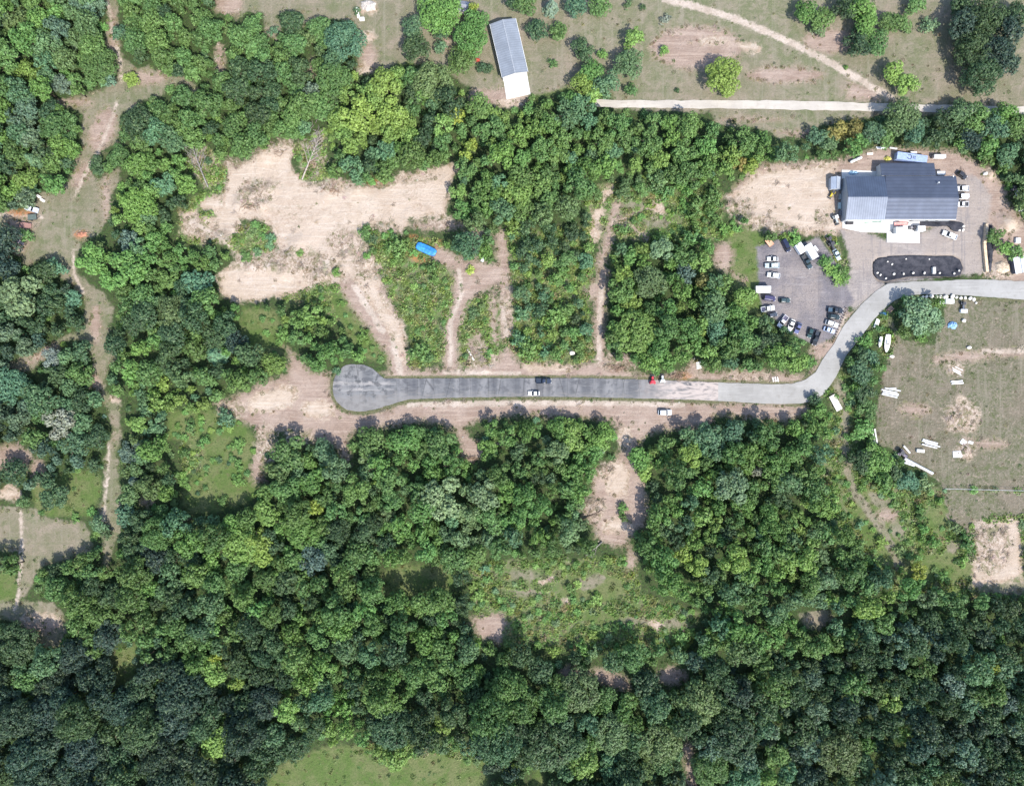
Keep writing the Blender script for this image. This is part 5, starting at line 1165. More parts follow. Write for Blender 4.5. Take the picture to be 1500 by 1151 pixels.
for cx in (W1[0] + 4, W1[0] + 10.5, W2[0] + 3.5, W2[0] + 9):
    d = MB(); y = (W1 if cx < W2[0] else W2)[2] + .35; d.box(cx - 1.8, cx + 1.8, y - .06, y - .005, 0, 3.4)
    for z in (.85, 1.7, 2.55): d.box(cx - 1.75, cx + 1.75, y - .075, y - .06, z - .02, z + .02)
    d.build('overhead_door', M_WHITE, WSH)
for cx in (W2[0] + 14, W2[0] + 18, W2[0] + 22):
    f = MB(); y = W2[2] + .35; f.box(cx - .7, cx + .7, y - .05, y - .005, 1.1, 2.3); fo = f.build('window', M_TRIM, WSH); g = MB(); g.box(cx - .6, cx + .6, y - .065, y - .05, 1.2, 2.2); g.build('pane', M_GLASS, fo)
d = MB(); y = W2[2] + .35; d.box(W2[0] + 11.6, W2[0] + 12.6, y - .06, y - .005, 0, 2.1); d.build('door', M_DARKST, WSH)
for (vx, vy) in ((1374, 268),):
    q = wl(vx, vy, 5.6); v = MB(); v.tube([(q[0], q[1], 5.0), (q[0], q[1], 6.2)], .16, 10); v.tube([(q[0], q[1], 6.2), (q[0], q[1], 6.35)], [.3, .2], 10); v.build('roof_vent', M_WHITE, WSH)

sh, sr_ = gable('tool_shed', 'small grey-blue metal shed left of the workshop, ridge running up and down', 'shed', 1224.4, 268.3, 90, 4.6, 3.6, 2.2, 3.1, paint('shed_wall', (.4, .42, .45), .6), metal_roof('shed_roof', (.38, .42, .48), 'X', .4, .3, 3), over=.15)
d = MB(); d.box(2.31, 2.35, -.9, .9, 0, 1.9); d.build('door', M_STEEL, sh)
sh2, _ = gable('garden_shed', 'small slate-roofed shed among bright trees near the barn', 'shed', 678.5, 9.6, 10, 4.0, 3.8, 2.2, 3.2, M_BARNWALL, metal_roof('shed_slate', (.20, .21, .26), 'X', .6, .1, 3), over=.15)
d = MB(); d.box(2.01, 2.05, -.5, .5, 0, 1.9); d.build('door', M_STEEL, sh2)
sh3, _ = gable('storage_shed', 'white-roofed storage shed at the right edge above the paved road', 'shed', 1494, 388, 80, 6.0, 4.0, 2.4, 3.0, paint('shed_dark', (.08, .08, .10), .7), metal_roof('white_tin', (.72, .72, .72), 'X', .5, .1, 3), over=.2)
d = MB(); d.box(3.01, 3.05, -.6, .6, 0, 2.0); d.build('door', M_STEEL, sh3)

# timber retaining wall with dark heap behind
def wall_obj():
    m = paint('tan_timber', (.52, .40, .28), .8, .2, var=.2)
    q = [P(x, y, 0) for x, y in ((1443.5, 329), (1442.5, 345), (1440, 358), (1441.5, 375), (1444, 399))]; b = MB()
    for i in range(len(q) - 1):
        d = (q[i + 1] - q[i]); L = d.length; a = math.atan2(d.y, d.x)
        b.box(0.01, L - .01, -.55, .55, -.2, 1.1, rz=a, c=q[i])
        for z in (.3, .6, .9): b.box(.05, L - .05, -.58, .58, z - .015, z + .015, rz=a, c=q[i])
    tag(b.build('retaining_wall', m), 'tan timber retaining wall along the yard right of the basin', 'wall')
wall_obj()
def heap(name, pts, h, mat, label, cat, seed=1, top=.55):
    c = np.mean(np.array(pts, float), axis=0); r = np.random.default_rng(seed); q = resample(list(pts) + [pts[0]], 41)[:-1]; n = len(q); vs = []; fs = []
    for f_, z in ((1.0, -.1), (.9, .35 * h), (.72, .75 * h), (.45, .97 * h), (.2, h)):
        for k in range(n):
            v = P(c[0] + (q[k][0] - c[0]) * f_, c[1] + (q[k][1] - c[1]) * f_, 0); vs.append((v.x + r.normal(0, .08), v.y + r.normal(0, .08), z + r.normal(0, .07) * (z > 0)))
    for i in range(4):
        for k in range(n): fs.append((i * n + k, i * n + (k + 1) % n, (i + 1) * n + (k + 1) % n, (i + 1) * n + k))
    fs.append(tuple(range(4 * n, 5 * n)))
    return tag(obj(name, rawmesh(name, vs, fs, True), mat), label, cat)
heap('mulch_heap', [(1446.5, 329), (1454, 329), (1455, 360), (1453, 385), (1451, 400), (1446.5, 400), (1445, 375), (1444, 355)], .8, M_MULCH, 'long dark heap directly behind the tan retaining wall', 'heap', 2)
heap('mulch_bed', [(1347, 322), (1376, 323), (1400, 324), (1412, 327), (1414, 336), (1404, 340), (1394, 338), (1390, 331), (1370, 332), (1348, 331)], .5, M_MULCH, 'dark mulch bed along the workshop front, ending in a mound', 'planting bed', 3)

# boulders
def boulder_mesh(seed, R):
    bm = bmesh.new(); bmesh.ops.create_icosphere(bm, subdivisions=2, radius=R); r = random.Random(seed); ax = [Vector((r.gauss(0, 1), r.gauss(0, 1), r.gauss(0, 1))).normalized() for _ in range(7)]
    for v in bm.verts:
        for a in ax:
            d = v.co.dot(a) - R * .72
            if d > 0: v.co -= a * d * .9
        v.co.z *= .8; v.co *= r.uniform(.96, 1.04)
    me = bpy.data.meshes.new('boulder'); bm.to_mesh(me); bm.free(); me.materials.append(M_ROCK); return me
M_ROCK = paint('pale_limestone', (.62, .58, .52), .85, .2, var=.2, scale=2.5)
BLD = [boulder_mesh(i, 1.0) for i in range(5)]
ORDW = ['first', 'second', 'third', 'fourth', 'fifth', 'sixth', 'seventh', 'eighth', 'ninth', 'tenth', 'eleventh', 'twelfth', 'thirteenth', 'fourteenth', 'fifteenth']
def boulders(items, fmt, group):
    for i, (x, y, r) in enumerate(items):
        R = r * S; p = P(x, y, R * .5); o = bpy.data.objects.new('boulder', BLD[i % 5]); COL.objects.link(o)
        z = -.82 if samp(FBAS, x, y) > 6 else (-.35 if samp(FBAS, x, y) > 2 else 0)
        o.location = (p.x, p.y, z + R * .45); o.scale = (R, R * .85, R * .8); o.rotation_euler = (0, 0, i * 1.3); tag(o, fmt % ORDW[i], 'boulder', group)
row = sorted([(1364.7, 434, 3.6), (1371.3, 435.3, 3.4), (1378, 435, 3.2), (1385.3, 435, 4), (1395.3, 434.5, 4), (1401.3, 435.5, 2.6), (1407.3, 436.7, 3), (1414, 436.3, 3), (1421.3, 436.9, 3.2), (1426.7, 438.7, 3.2), (1430, 443.7, 2), (1357.3, 434.6, 2.8), (1352, 434.8, 2.2)])
boulders(row, '%s pale boulder from the left in the row along the paved bend', 'boulders along the paved bend')
bas = sorted([(1286, 399.5, 2.4), (1290.5, 402.5, 2.3), (1298.5, 407.5, 2.2), (1311, 401, 3.0), (1324.5, 401, 2.5), (1338.5, 399.7, 2.6), (1355, 399.7, 2.6), (1377.5, 399.7, 2.2), (1398.5, 400.5, 2.4), (1405, 396.5, 2.3)])
boulders([(a_, b_, c_ * .8) for a_, b_, c_ in bas], '%s white rock from the left along the basin\'s lower rim', 'rocks along the basin\'s lower rim')
bas2 = [(1301, 383, 1.8), (1308.5, 386.5, 2.4), (1328, 379, 1.8), (1362, 379.5, 1.8)]
boulders([(a_, b_, c_ * .75) for a_, b_, c_ in bas2], '%s white rock from the left along the basin\'s upper rim', 'rocks along the basin\'s upper rim')
boulders([(1405.5, 337.5, 2.0), (1410.8, 337, 2.6), (1411.5, 331.5, 2.4)], '%s white boulder from the left on the dark mulch mound', 'boulders on the mulch mound')
boulders([(834, 516, 4.0)], '%s and only large pale boulder in the grass near the narrow lane'.replace('%s and only', 'single%.0s'), None) if False else None
def single_rock(x, y, r, label):
    R = r * S; p = P(x, y, R * .5); o = bpy.data.objects.new('boulder', BLD[int(x) % 5]); COL.objects.link(o); o.location = (p.x, p.y, R * .4); o.scale = (R * 1.2, R * .8, R * .7); tag(o, label, 'boulder')
single_rock(838.5, 517, 4.2, 'pale flat boulder in the grass left of the narrow cleared lane')
single_rock(1306.7, 522, 3.2, 'white rock in the storage field below the long white pickup boat')
single_rock(1412, 469.5, 3.4, 'white rock above right of the blue tarp in the storage field')
single_rock(1420, 509, 3.2, 'pale rock on the sandy streak across the storage field')
single_rock(1446, 255, 5, 'reddish sand-coloured boulder right of the black car')
single_rock(326, 345, 3.4, 'pale rock at the left rim of the sandy clearing')
# basin slab, posts, dumpster, machines
w3 = P(1368.5, 396, 0); b = MB(); b.box(-.6, .6, -1.3, 1.3, -.85, .12, bev=.04); b.box(-.5, .5, -1.1, -.1, .12, .2); b.box(-.5, .5, .1, 1.1, .12, .2)
tag(b.build('drain_box', M_CONC, None, (w3.x, w3.y, 0)), 'white concrete drain box standing in the black basin', 'drain')
POST = [(1239.7, 451.3), (1238.2, 458), (1237, 462), (1235.5, 466), (1233.5, 469.5), (1232.8, 473.5), (1231.2, 478), (1228.6, 482.7), (1226.8, 486.5), (1225.3, 490), (1223.8, 494), (1222.2, 497.3), (1220.6, 500.5)]
pm = MB(); pm.tube([(0, 0, -.3), (0, 0, 1.05), (0, 0, 1.15)], [.17, .16, .1], 9); pme = pm.mesh('bollard'); pme.materials.append(paint('wood_post', (.20, .13, .08), .85, var=.3))
for i, (x, y) in enumerate(POST):
    p = P(x, y, .6); o = bpy.data.objects.new('bollard', pme); COL.objects.link(o); o.location = (p.x, p.y, 0); tag(o, '%s brown wooden bollard from the top, between parked cars and the road' % ORDW[i], 'bollard', 'bollards between the lot and the road')
w3 = P(1245.4, 325.3, 1.2); e = empty('dumpster', (w3.x, w3.y, 0), 0, 'dark rubbish dumpster at the workshop\'s lower left corner', 'dumpster')
b = MB(); b.loft([[(x * 1.25, -.8 * k, z) , (x * 1.25, .8 * k, z)] + [(x * 1.25, .8 * k, z + .01), (x * 1.25, -.8 * k, z + .01)] for x, k, z in ((-1, 1, .1), (1, 1, .1))]) if False else b.box(-1.25, 1.25, -.8, .8, .1, 1.25, taper=1.08); b.build('body', paint('dumpster_brown', (.06, .05, .055), .6), e)
for s_ in (-1, 1): b = MB(); b.box(s_ * .66 - .62, s_ * .66 + .62, -.85, .85, 1.26, 1.32, bev=.02); b.build('lid', paint('lid_black', (.03, .03, .035), .5), e)

def tractor(px, py, ang, col, label, name='tractor', k=1.0, canopy=None):
    p = P(px, py, 1); e = empty(name, (p.x, p.y, 0), math.radians(-ang), label, 'tractor', None, (k, k, k)); m = paint('machine_%02d%02d' % (int(px) % 100, int(py) % 100), col, .4, .5, var=.1)
    b = MB(); b.box(.2, 1.9, -.42, .42, .7, 1.35, bev=.08); b.box(-.9, .25, -.55, .55, .55, .85, bev=.05); b.build('body', m, e)
    f = MB()
    for s_ in (-1, 1): f.box(-1.3, -.1, s_ * .95 - .28, s_ * .95 + .28, 1.25, 1.36, bev=.05)
    f.build('fender', m, e)
    c = MB()
    for sx in (-.95, .1):
        for s_ in (-1, 1): c.tube([(sx, s_ * .55, .85), (sx, s_ * .55, 2.05)], .04, 6)
    c.build('canopy_frame', M_DARKST, e); c = MB(); c.box(-1.1, .3, -.72, .72, 2.05, 2.14, bev=.04); c.build('canopy', canopy or m, e)
    s2 = MB(); s2.box(-.75, -.3, -.28, .28, .86, 1.0); s2.box(-.85, -.75, -.28, .28, .9, 1.4); s2.build('seat', M_TYRE, e)
    for s_ in (-1, 1):
        w_ = MB(); w_.tube([(-.7, s_ * .75, .7), (-.7, s_ * 1.12, .7)], .7, 16); w_.build('wheel', M_TYRE, e); w_ = MB(); w_.tube([(1.45, s_ * .6, .42), (1.45, s_ * .85, .42)], .42, 14); w_.build('wheel', M_TYRE, e)
    l = MB()
    for s_ in (-1, 1): l.tube([(.2, s_ * .5, 1.0), (1.6, s_ * .5, 1.05), (2.3, s_ * .5, .45)], .06, 6)
    l.box(2.2, 2.75, -.85, .85, .1, .55, bev=.04); l.build('loader', M_DARKST, e)
    return e
tractor(956, 558, -90, (.50, .03, .05), 'red tractor with red canopy at the north edge of the asphalt', k=.92)
tractor(970.5, 556.3, -90, (.62, .66, .66), 'white compact tractor right of the red one, beside brush', k=.85, canopy=M_WHITE)
tractor(1219.6, 283, 120, (.45, .36, .04), 'yellow and black loader below the small shed left of the workshop', k=.8, canopy=M_DARKST)
tractor(1224.5, 320, 70, (.35, .38, .38), 'white and black loader at the workshop\'s lower left corner', k=.95, canopy=M_WHITE)
tractor(1219, 359, 62, (.06, .06, .065), 'dark open-framed loader above the pale teal wreck', k=1.0, canopy=M_DARKST)
tractor(1215.5, 350.5, 62, (.12, .10, .11), 'dark brown loader, uppermost machine in the strip', k=.8, canopy=M_DARKST)
tractor(1339, 333, 180, (.25, .24, .25), 'grey loader between two white trailers on the concrete', k=.7, canopy=M_DARKST)
tractor(1411.5, 446, 90, (.10, .11, .13), 'dark loader below the boulder row in the storage field', k=.8, canopy=M_DARKST)
tractor(1486, 276, 20, (.12, .12, .14), 'black and white machine among bushes at the right edge', k=.9, canopy=M_DARKST)
tractor(1321, 664, 35, (.12, .10, .14), 'old purple-grey farm machine at the end of the big white pipe', k=1.1, canopy=M_DARKST)

# long members: pipes, beams, planks and sheets, each one its own object
def member(name, x0, y0, x1, y1, wd, ht, col, label, cat, group=None, z=0.0, rnd=False):
    a, b_ = P(x0, y0, z + ht), P(x1, y1, z + ht); a.z = b_.z = 0; d = b_ - a; L = d.length; m = MB()
    if rnd:
        m.tube([(-L / 2, 0, ht / 2), (L / 2, 0, ht / 2)], ht / 2, 14, cap=False); m.tube([(L / 2, 0, ht / 2), (-L / 2, 0, ht / 2)], ht / 2 * .86, 14, cap=False)
    else:
        t = ht * .22
        if ht > .15 and wd < .8:   # an I-shaped beam
            m.box(-L / 2, L / 2, -wd / 2, wd / 2, 0, t); m.box(-L / 2, L / 2, -wd * .12, wd * .12, t, ht - t); m.box(-L / 2, L / 2, -wd / 2, wd / 2, ht - t, ht)
        else: m.box(-L / 2, L / 2, -wd / 2, wd / 2, 0, ht, bev=min(.03, ht * .2))
    o = m.build(name, paint('member_%02x%02x%02x' % tuple(int(c * 255) for c in col), col, .55, .3, var=.12), None, ((a.x + b_.x) / 2, (a.y + b_.y) / 2, z), math.atan2(d.y, d.x), smooth=rnd)
    return tag(o, label, cat, group)
def stack(name, n, x0, y0, x1, y1, dx, dy, wd, ht, col, label, cat, group, seed=0, jit_=1.5):
    r = random.Random(seed)
    for i in range(n):
        u = i - (n - 1) / 2; j = r.uniform(-jit_, jit_)
        member(name, x0 + dx * u + j, y0 + dy * u + r.uniform(-.4, .4), x1 + dx * u + j, y1 + dy * u + r.uniform(-.4, .4), wd, ht, col, label, cat, group, z=.02 * i)
WB = (.52, .53, .54)
member('pipe', 1326, 671.5, 1367.5, 693.5, 1.1, 1.1, WB, 'very long thick white pipe lying in the storage field', 'pipe', rnd=True)
stack('pipe', 2, 1326, 676.5, 1340.5, 681.5, 0, 2.2, .5, .5, WB, 'short thin white pipe beside the very long white one', 'pipe', 'short pipes by the long pipe')
member('pipe', 1324.5, 653, 1333.5, 663.5, .7, .7, (.68, .67, .64), 'short white pipe crossing above the farm machine', 'pipe', rnd=True)
stack('beam', 5, 1293, 572.5, 1316, 577.5, -.5, 2.3, .45, .35, WB, 'white steel beam in the loose stack by the east bushes', 'beam', 'white beams by the east bushes', 2, 2.5)
stack('beam', 3, 1281, 628, 1284.5, 649, 2.1, -.3, .42, .3, (.66, .64, .58), 'pale wooden beam in the upright bundle above a bright bush', 'beam', 'beams above the bright bush', 3)
stack('beam', 4, 1353, 647, 1375, 653, -.4, 2.3, .45, .35, WB, 'white beam in the slanting stack in mid storage field', 'beam', 'slanting white beams in mid field', 4, 3)
member('crate', 1343.5, 660, 1354.5, 660.7, 1.2, .8, (.78, .78, .72), 'small white crate left of the slanting beam stack', 'crate')
member('metal_sheet', 1396, 665.5, 1409.5, 665, 2.5, .12, WB, 'white sheet lying left of a small dirt heap', 'sheet')
member('metal_sheet', 1408, 645, 1414.5, 650, 2.0, .14, (.70, .71, .74), 'white sheet tilted against the top of a dirt heap', 'sheet')
member('metal_sheet', 1419, 647, 1425.5, 649, 1.0, .12, (.70, .70, .70), 'small white sheet right of the dirt heap top', 'sheet')
stack('beam', 2, 1393, 560.5, 1410, 559, .3, 3.0, .5, .3, (.74, .75, .75), 'white beam lying on the grey upper part of the storage field', 'beam', 'beams in the upper storage field', 5)
stack('plank', 4, 1396, 540, 1408, 546, -.8, 2.2, .3, .12, (.58, .55, .52), 'weathered plank in the scattered pile in the upper storage field', 'plank', 'scattered planks in the storage field', 6, 3)
member('crate', 1386, 441, 1398, 441.3, 1.7, 1.3, (.76, .76, .74), 'white crate just below the boulder row', 'crate')
member('crate', 1376, 443.2, 1383, 443.6, 1.1, .9, (.74, .75, .74), 'smaller white crate left of the larger one by the boulders', 'crate')
member('crate', 1408, 455.2, 1417.5, 455.4, 1.3, 1.0, (.64, .68, .74), 'bluish white crate below the dark loader', 'crate')
member('panel', 1287, 467.5, 1282.5, 480, 1.5, .5, (.70, .68, .62), 'white panel lying beside the paved bend below a blue tarp', 'panel')
stack('log', 4, 1300.5, 457, 1308, 450, 1.3, 1.3, .3, .3, (.34, .22, .17), 'reddish timber log in the pile beside the blue tarp', 'log', 'logs beside the blue tarp', 7, .6)
def tarp(px, py, rx, ry, h, col, label, seed):
    r = np.random.default_rng(seed); n = 18; vs = []; fs = []; p = P(px, py, h / 2)
    for f_, z in ((1.0, .02), (.85, .4 * h), (.55, .9 * h), (.2, h)):
        for k in range(n):
            a = 2 * math.pi * k / n; q = f_ * (1 + r.normal(0, .12)); vs.append((rx * S * q * math.cos(a), ry * S * q * math.sin(a), max(.02, z + r.normal(0, .12) * (z > .1))))
    for i in range(3):
        for k in range(n): fs.append((i * n + k, i * n + (k + 1) % n, (i + 1) * n + (k + 1) % n, (i + 1) * n + k))
    fs.append(tuple(range(3 * n, 4 * n)))
    tag(obj('tarp', rawmesh('tarp', vs, fs), paint('tarp_%d' % px, col, .5, .4, var=.3, scale=1.2), None, (p.x, p.y, 0)), label, 'tarp')
tarp(1396, 476, 7, 5.5, 1.0, (.20, .36, .58), 'light blue crumpled tarp right of the large pale bush', 1)
tarp(1294.7, 460, 5, 4, .9, (.05, .16, .30), 'dark blue tarp heap on the inside of the paved bend', 2)
tarp(1300.7, 232, 5, 4, .9, (.45, .42, .10), 'yellow tarp-covered heap behind the workshop', 3)
tarp(1250.5, 253, 8, 3, .8, (.30, .46, .60), 'pale blue tarp bundle on the slab at the workshop\'s back', 4)
# the long white boat hull at the storage field's corner
def boat(px, py, ang, L, Wd, label, group=None):
    p = P(px, py, 1); e = empty('boat', (p.x, p.y, 0), math.radians(-ang), label, 'boat', group)
    xs = [-.5, -.3, 0, .25, .4, .5]; ws = [.42, .5, .5, .42, .25, .04]
    b = MB(); b.loft([[(x * L, -w_ * Wd, 1.0), (x * L, -w_ * Wd * .6, .3), (x * L, w_ * Wd * .6, .3), (x * L, w_ * Wd, 1.0), (x * L, w_ * Wd * .82, 1.05), (x * L, 0, 1.1), (x * L, -w_ * Wd * .82, 1.05)] for x, w_ in zip(xs, ws)]); b.build('hull', paint('boat_white', (.78, .77, .72), .35), e)
    c = MB(); c.box(-.18 * L, .02 * L, -Wd * .36, Wd * .36, 1.05, 1.6, taper=.75); c.build('cabin', M_WHITE, e); g = MB(); g.box(.02 * L, .05 * L, -Wd * .34, Wd * .34, 1.08, 1.5, taper=.8); g.build('windscreen', M_GLASS, e)
    m = MB(); m.box(-.55 * L, -.5 * L, -.25, .25, .5, 1.5, bev=.05); m.build('motor', M_DARKST, e)
    t = MB(); t.box(-.4 * L, .3 * L, -.5, .5, .1, .3); t.build('trailer_frame', M_DARKST, e)
boat(1300, 503, 97, 7.0, 2.2, 'long white boat on its trailer beside the bushes below the bend')
boat(1289.8, 501, 100, 4.2, 1.2, 'narrow white boat left of the longer one, among bushes')
member('metal_sheet', 1302.5, 569.5, 1313, 569.2, .8, .15, WB, 'white sheet just above the loose stack of white beams', 'sheet')
# behind the workshop
def tank(x0, y0, x1, y1, r, label):
    a, b_ = P(x0, y0, 1), P(x1, y1, 1); d = b_ - a; L = d.length; c = (a + b_) / 2; e = empty('storage_tank', (c.x, c.y, 0), math.atan2(d.y, d.x), label, 'tank')
    m = MB(); m.tube([(-L / 2, 0, r + .3), (-L / 2 + .2, 0, r + .3), (-L / 2 + .6, 0, r + .3), (L / 2 - .6, 0, r + .3), (L / 2 - .2, 0, r + .3), (L / 2, 0, r + .3)], [r * .3, r * .8, r, r, r * .8, r * .3], 16); m.build('shell', M_WHITE, e, smooth=True)
    s_ = MB()
    for x in (-L * .3, L * .3): s_.box(x - .12, x + .12, -r * .8, r * .8, -.1, .5)
    s_.build('saddle', M_CONC, e)
    v = MB(); v.tube([(0, 0, 2 * r + .28), (0, 0, 2 * r + .5)], .15, 10); v.build('valve_cap', M_STEEL, e)
tank(1245.5, 237.5, 1263, 230, .55, 'long white cylindrical tank on the slope behind the workshop')
stack('beam', 2, 1284.5, 216.2, 1298, 217.6, 0, 2.0, .4, .3, (.72, .73, .74), 'white beam at the foot of the trees behind the workshop', 'beam', 'beams behind the workshop', 8)
member('beam', 1303.5, 216.3, 1314.5, 218, .5, .35, WB, 'white beam end-on with a short leg below it, by the blue container', 'beam')
member('plank', 1270, 225.5, 1279, 225, .9, .3, (.62, .52, .46), 'pinkish plank stack right of the white cylindrical tank', 'plank')
for i, (x, y, l_) in enumerate([(1232.5, 276, 6), (1231.5, 288, 8), (1230.5, 301, 9), (1231.5, 312, 7)]):
    member('pallet_rack', x, y - l_ / 2, x, y + l_ / 2, 1.0, .9, [(.10, .11, .12), (.22, .24, .24), (.36, .44, .43), (.13, .13, .14)][i], '%s rack from the top along the workshop\'s left wall' % ORDW[i], 'rack', 'racks along the left wall')
member('planter', 1267, 325, 1291, 323.6, .8, .5, (.12, .22, .16), 'row of green planters on the concrete before the pale roof', 'planter')
member('panel', 1193, 360.5, 1198, 367, .8, .5, (.74, .74, .73), 'narrow white panel right of the long white box trailer', 'panel')
def lamp(px, py, label):
    p = P(px, py, 3); e = empty('light_pole', (p.x, p.y, 0), 0, label, 'light pole'); m = MB(); m.tube([(0, 0, -.2), (0, 0, 5)], [.09, .06], 8); m.tube([(0, 0, 5), (0, -.9, 5.1)], .05, 6); m.build('pole', M_STEEL, e); h = MB(); h.box(-.18, .18, -1.3, -.7, 5.0, 5.15, bev=.03); h.build('lamp_head', M_WHITE, e)
lamp(1391.5, 257, 'thin light pole behind the workshop left of the black car')
# right edge bits
for (x, y, wx, lb) in ((1492, 352, 7, 'small white crate at the right edge beside bushes'), (1493, 282.5, 6, 'white crate below the black and white machine'), (1497.5, 305, 6, 'white crate cut by the right edge near the trees')): member('crate', x - wx / 2, y, x + wx / 2, y + .3, 1.9, 1.0, (.75, .75, .76), lb, 'crate')
# pallets by the road
for gx_, gy_, n, gl, gg in ((1023.5, 537, 4, 'white slab in the slanting stack of four beside brush by the road', 'white slabs by the brush'), (1136, 555.5, 3, 'white slab in the row of three at the road\'s north verge', 'white slabs on the north verge')):
    for i in range(n): member('concrete_slab', gx_ - 3.6 + i * .2, gy_ + (i - n / 2) * 2.7, gx_ + 3.4 + i * .2, gy_ + (i - n / 2) * 2.7 - 1.2, .5, .3, (.72, .70, .64), gl, 'slab', gg) if n == 4 else member('concrete_slab', gx_ + (i - 1) * 3.4 - .8, gy_ - 3.5, gx_ + (i - 1) * 3.4 + .8, gy_ + 3.5, .5, .3, (.70, .66, .62), gl, 'slab', gg)
member('crate', 705.8, 382.5, 709.4, 375.5, 1.1, 1.2, (.70, .71, .74), 'white upright crate on the debris above the central dirt fork', 'crate')
for i, (x, y) in enumerate(((687, 515), (689.5, 519.5), (692, 524))): member('plank', x - 2.2, y - 3.5, x + 2.2, y + 3.5, .5, .15, (.66, .62, .56), 'pale plank dumped beside the straight dirt lane', 'plank', 'planks by the straight lane')
member('crate', 522.7, 11, 525, 25.5, .9, .9, (.76, .76, .74), 'tall white crate near the rubble pile at the top edge', 'crate'); member('crate', 526.5, 27.8, 533.5, 27.4, 1.3, .7, (.77, .77, .75), 'low white crate at the foot of the tall white one', 'crate')
for (x, y, lb) in ((56, 287.6, 'white crate under the dark trees at the west meadow'), (61.5, 293, 'white crate on the west meadow nearest the grass')): member('crate', x - 2.5, y - 1.5, x + 2.5, y + 1.5, 1.0, .7, (.74, .72, .68), lb, 'crate')
heap('brick_heap', [(113, 341), (120, 339), (129, 340), (128, 346), (120, 349), (113, 347)], .8, paint('brick_rubble', (.36, .17, .11), .9, .2, var=.4, scale=3), 'heap of red brick rubble in the west meadow', 'heap', 5)
heap('rubble_heap', [(528, 3), (540, 0), (551, 4), (550, 15), (538, 19), (529, 14)], 1.0, paint('stone_rubble', (.42, .38, .34), .9, .2, var=.4, scale=3), 'grey stone rubble pile at the top edge', 'heap', 6)
heap('wood_heap', [(1456, 386), (1466, 381), (1478, 386), (1480, 397), (1468, 402), (1457, 398)], 1.2, paint('split_wood', (.45, .36, .27), .9, .2, var=.45, scale=3), 'heap of pale split wood below the bushes by the road', 'heap', 7)
tag(obj('garden_cart', (lambda b: (b.box(-.7, .7, -.45, .45, .3, .75, taper=1.15), b.tube([(.7, 0, .6), (1.5, 0, .9)], .04, 6), b.tube([(-.2, -.5, .22), (-.2, .5, .22)], .22, 10))[0].mesh('garden_cart'))(MB()), paint('cart_red', (.42, .07, .05), .5), None, P(699.7, 88.5, .5) * 1.0 - Vector((0, 0, .5))), 'small red garden cart beside bushes left of the barn', 'cart')

# wire fence along the storage field
def fence():
    a, b_ = P(1381, 715, 0), P(1580, 720, 0); d = b_ - a; L = d.length; e = empty('wire_fence', a, math.atan2(d.y, d.x), 'straight pale wire fence along the storage field\'s lower edge', 'fence')
    n = int(L / 3)
    for i in range(n + 1):
        m = MB(); m.tube([(i * L / n, 0, -.3), (i * L / n, 0, 1.75)], .05, 6); m.build('post', M_STEEL, e)
    m = MB(); m.box(0, L, -.03, .03, 1.73, 1.79)
    m.build('top_rail', paint('rail_white', (.42, .44, .45), .5), e)
    m = MB()
    for z in (.3, .65, 1.0, 1.35): m.tube([(0, 0, z), (L, 0, z)], .015, 5)
    m.build('wire', M_STEEL, e)
fence()

# bare and fallen trees
def bare_tree(name, base, tip, h, lie, seed, label, mat=M_DEAD, spread=.5, nb=10):
    a, b_ = P(*base, 0), P(*tip, 0); L = (b_ - a).length; r = random.Random(seed); e = empty(name, a, math.atan2(b_.y - a.y, b_.x - a.x), label, 'dead tree')
    t = MB(); mx = lambda u: Vector((L * u, r.uniform(-.1, .1), .35 + h * u)); t.tube([mx(0), mx(.3), mx(.6), mx(1)], [.3, .24, .16, .04], 8); t.build('trunk', mat, e, smooth=True)
    br = MB()
    for k in range(nb):
        u = .3 + .65 * k / nb; s_ = -1 if k % 2 else 1; l = L * spread * (1.1 - u) * r.uniform(.7, 1.2); p0 = Vector((L * u, 0, .35 + h * u)); d = Vector((l * .8, s_ * l * .55, r.uniform(-.1, .35) * l))
        br.tube([p0, p0 + d * .5, p0 + d + Vector((0, s_ * .2, .2))], [.12, .08, .03], 5)
        for q in range(6):
            p1 = p0 + d * r.uniform(.35, .9); d2 = Vector((r.uniform(.1, .6), s_ * r.uniform(-.4, .6), r.uniform(-.1, .4))) * l * .45; br.tube([p1, p1 + d2], [.06, .025], 4)
    br.build('branches', mat, e)
bare_tree('dead_tree', (305, 275), (283, 205), 4, 0, 1, 'bare pale dead tree leaning at the sandy clearing\'s upper left edge', nb=16)
bare_tree('fallen_tree', (443, 264), (474, 188), 1.0, 1, 2, 'fallen bare trunk with white bark above the sandy clearing', paint('white_bark', (.33, .285, .25), .9, .2, var=.3), .35, 14)
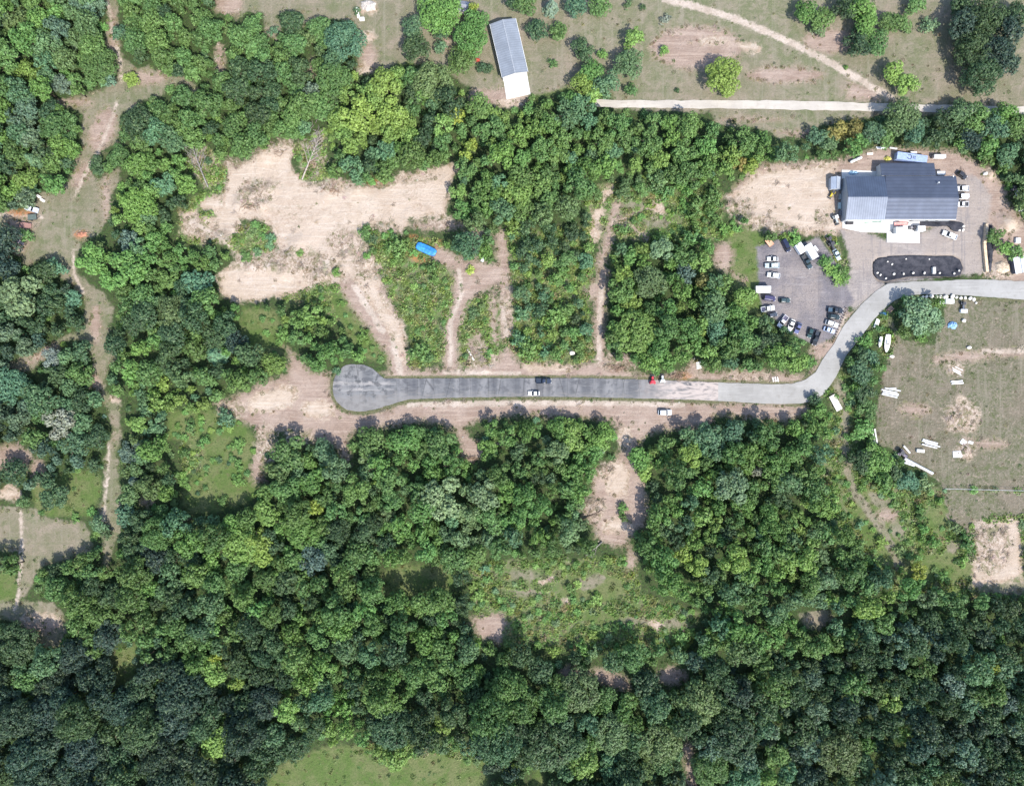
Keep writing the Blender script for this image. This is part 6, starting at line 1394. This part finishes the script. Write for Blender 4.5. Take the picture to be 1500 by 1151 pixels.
bare_tree('fallen_tree', (882, 793), (856, 815), .6, 1, 3, 'fallen grey log at the lower rim of the round clearing', nb=6)
bare_tree('dead_tree', (1115, 1030), (1085, 1012), 6, 0, 4, 'bare grey dead tree among dark oaks at the lower right', nb=16, spread=.8)
bare_tree('fallen_tree', (850, 762), (885, 745), .4, 1, 5, 'fallen brown trunk across the left of the round clearing', M_BARK, .4, 8)
bare_tree('fallen_tree', (395, 705), (378, 697), .5, 1, 6, 'fallen reddish branch at the dirt spur near the green meadow', M_BARK, .6, 10)
def brush(px, py, rx, ry, n, label, seed, mat=M_BARK):
    r = random.Random(seed); b = MB(); p = P(px, py, 0)
    for k in range(n):
        a = r.gauss(.2, .8); L = r.uniform(1.0, 3.2); c0 = Vector((r.gauss(0, .5) * rx * S, r.gauss(0, .5) * ry * S, r.uniform(.1, .9))); d = Vector((math.cos(a), math.sin(a), r.uniform(-.15, .2))) * L * .5; b.tube([c0 - d, c0, c0 + d], [r.uniform(.06, .14), .08, .03], 5)
    tag(b.build('brush_pile', mat, None, (p.x, p.y, 0)), label, 'brush pile')
M_BRUSH = paint('cut_brush', (.26, .18, .13), .95, .2, var=.4)
brush(878, 688, 12, 6, 60, 'brush pile at the upper left rim of the round clearing', 1, M_BRUSH)
brush(992, 551, 11, 4, 50, 'brown brush pile right of the white compact tractor', 2, M_BRUSH)
brush(400, 225, 16, 6, 45, 'pile of brown branches at the sandy clearing\'s upper edge', 3, M_BRUSH)
brush(366, 302, 14, 8, 40, 'scattered brown branches on the sandy clearing\'s left part', 4, M_BRUSH)
brush(905, 540, 16, 6, 55, 'cut brush where the narrow lane meets the road', 5, M_BRUSH)
brush(485, 279, 12, 5, 50, 'dark brush pile on the sandy clearing\'s upper rim', 6, M_BRUSH)
brush(692, 672, 10, 3, 26, 'brush at the back of the small dirt bay', 7, M_BRUSH)
brush(464, 206, 9, 22, 90, 'grey mass of dead branches round the fallen white-barked trunk', 9, M_DEAD)
brush(1004, 1030, 8, 6, 30, 'reddish brush in the gap among the lower oaks', 8, paint('red_brush', (.25, .09, .06), .95, .2, var=.4))
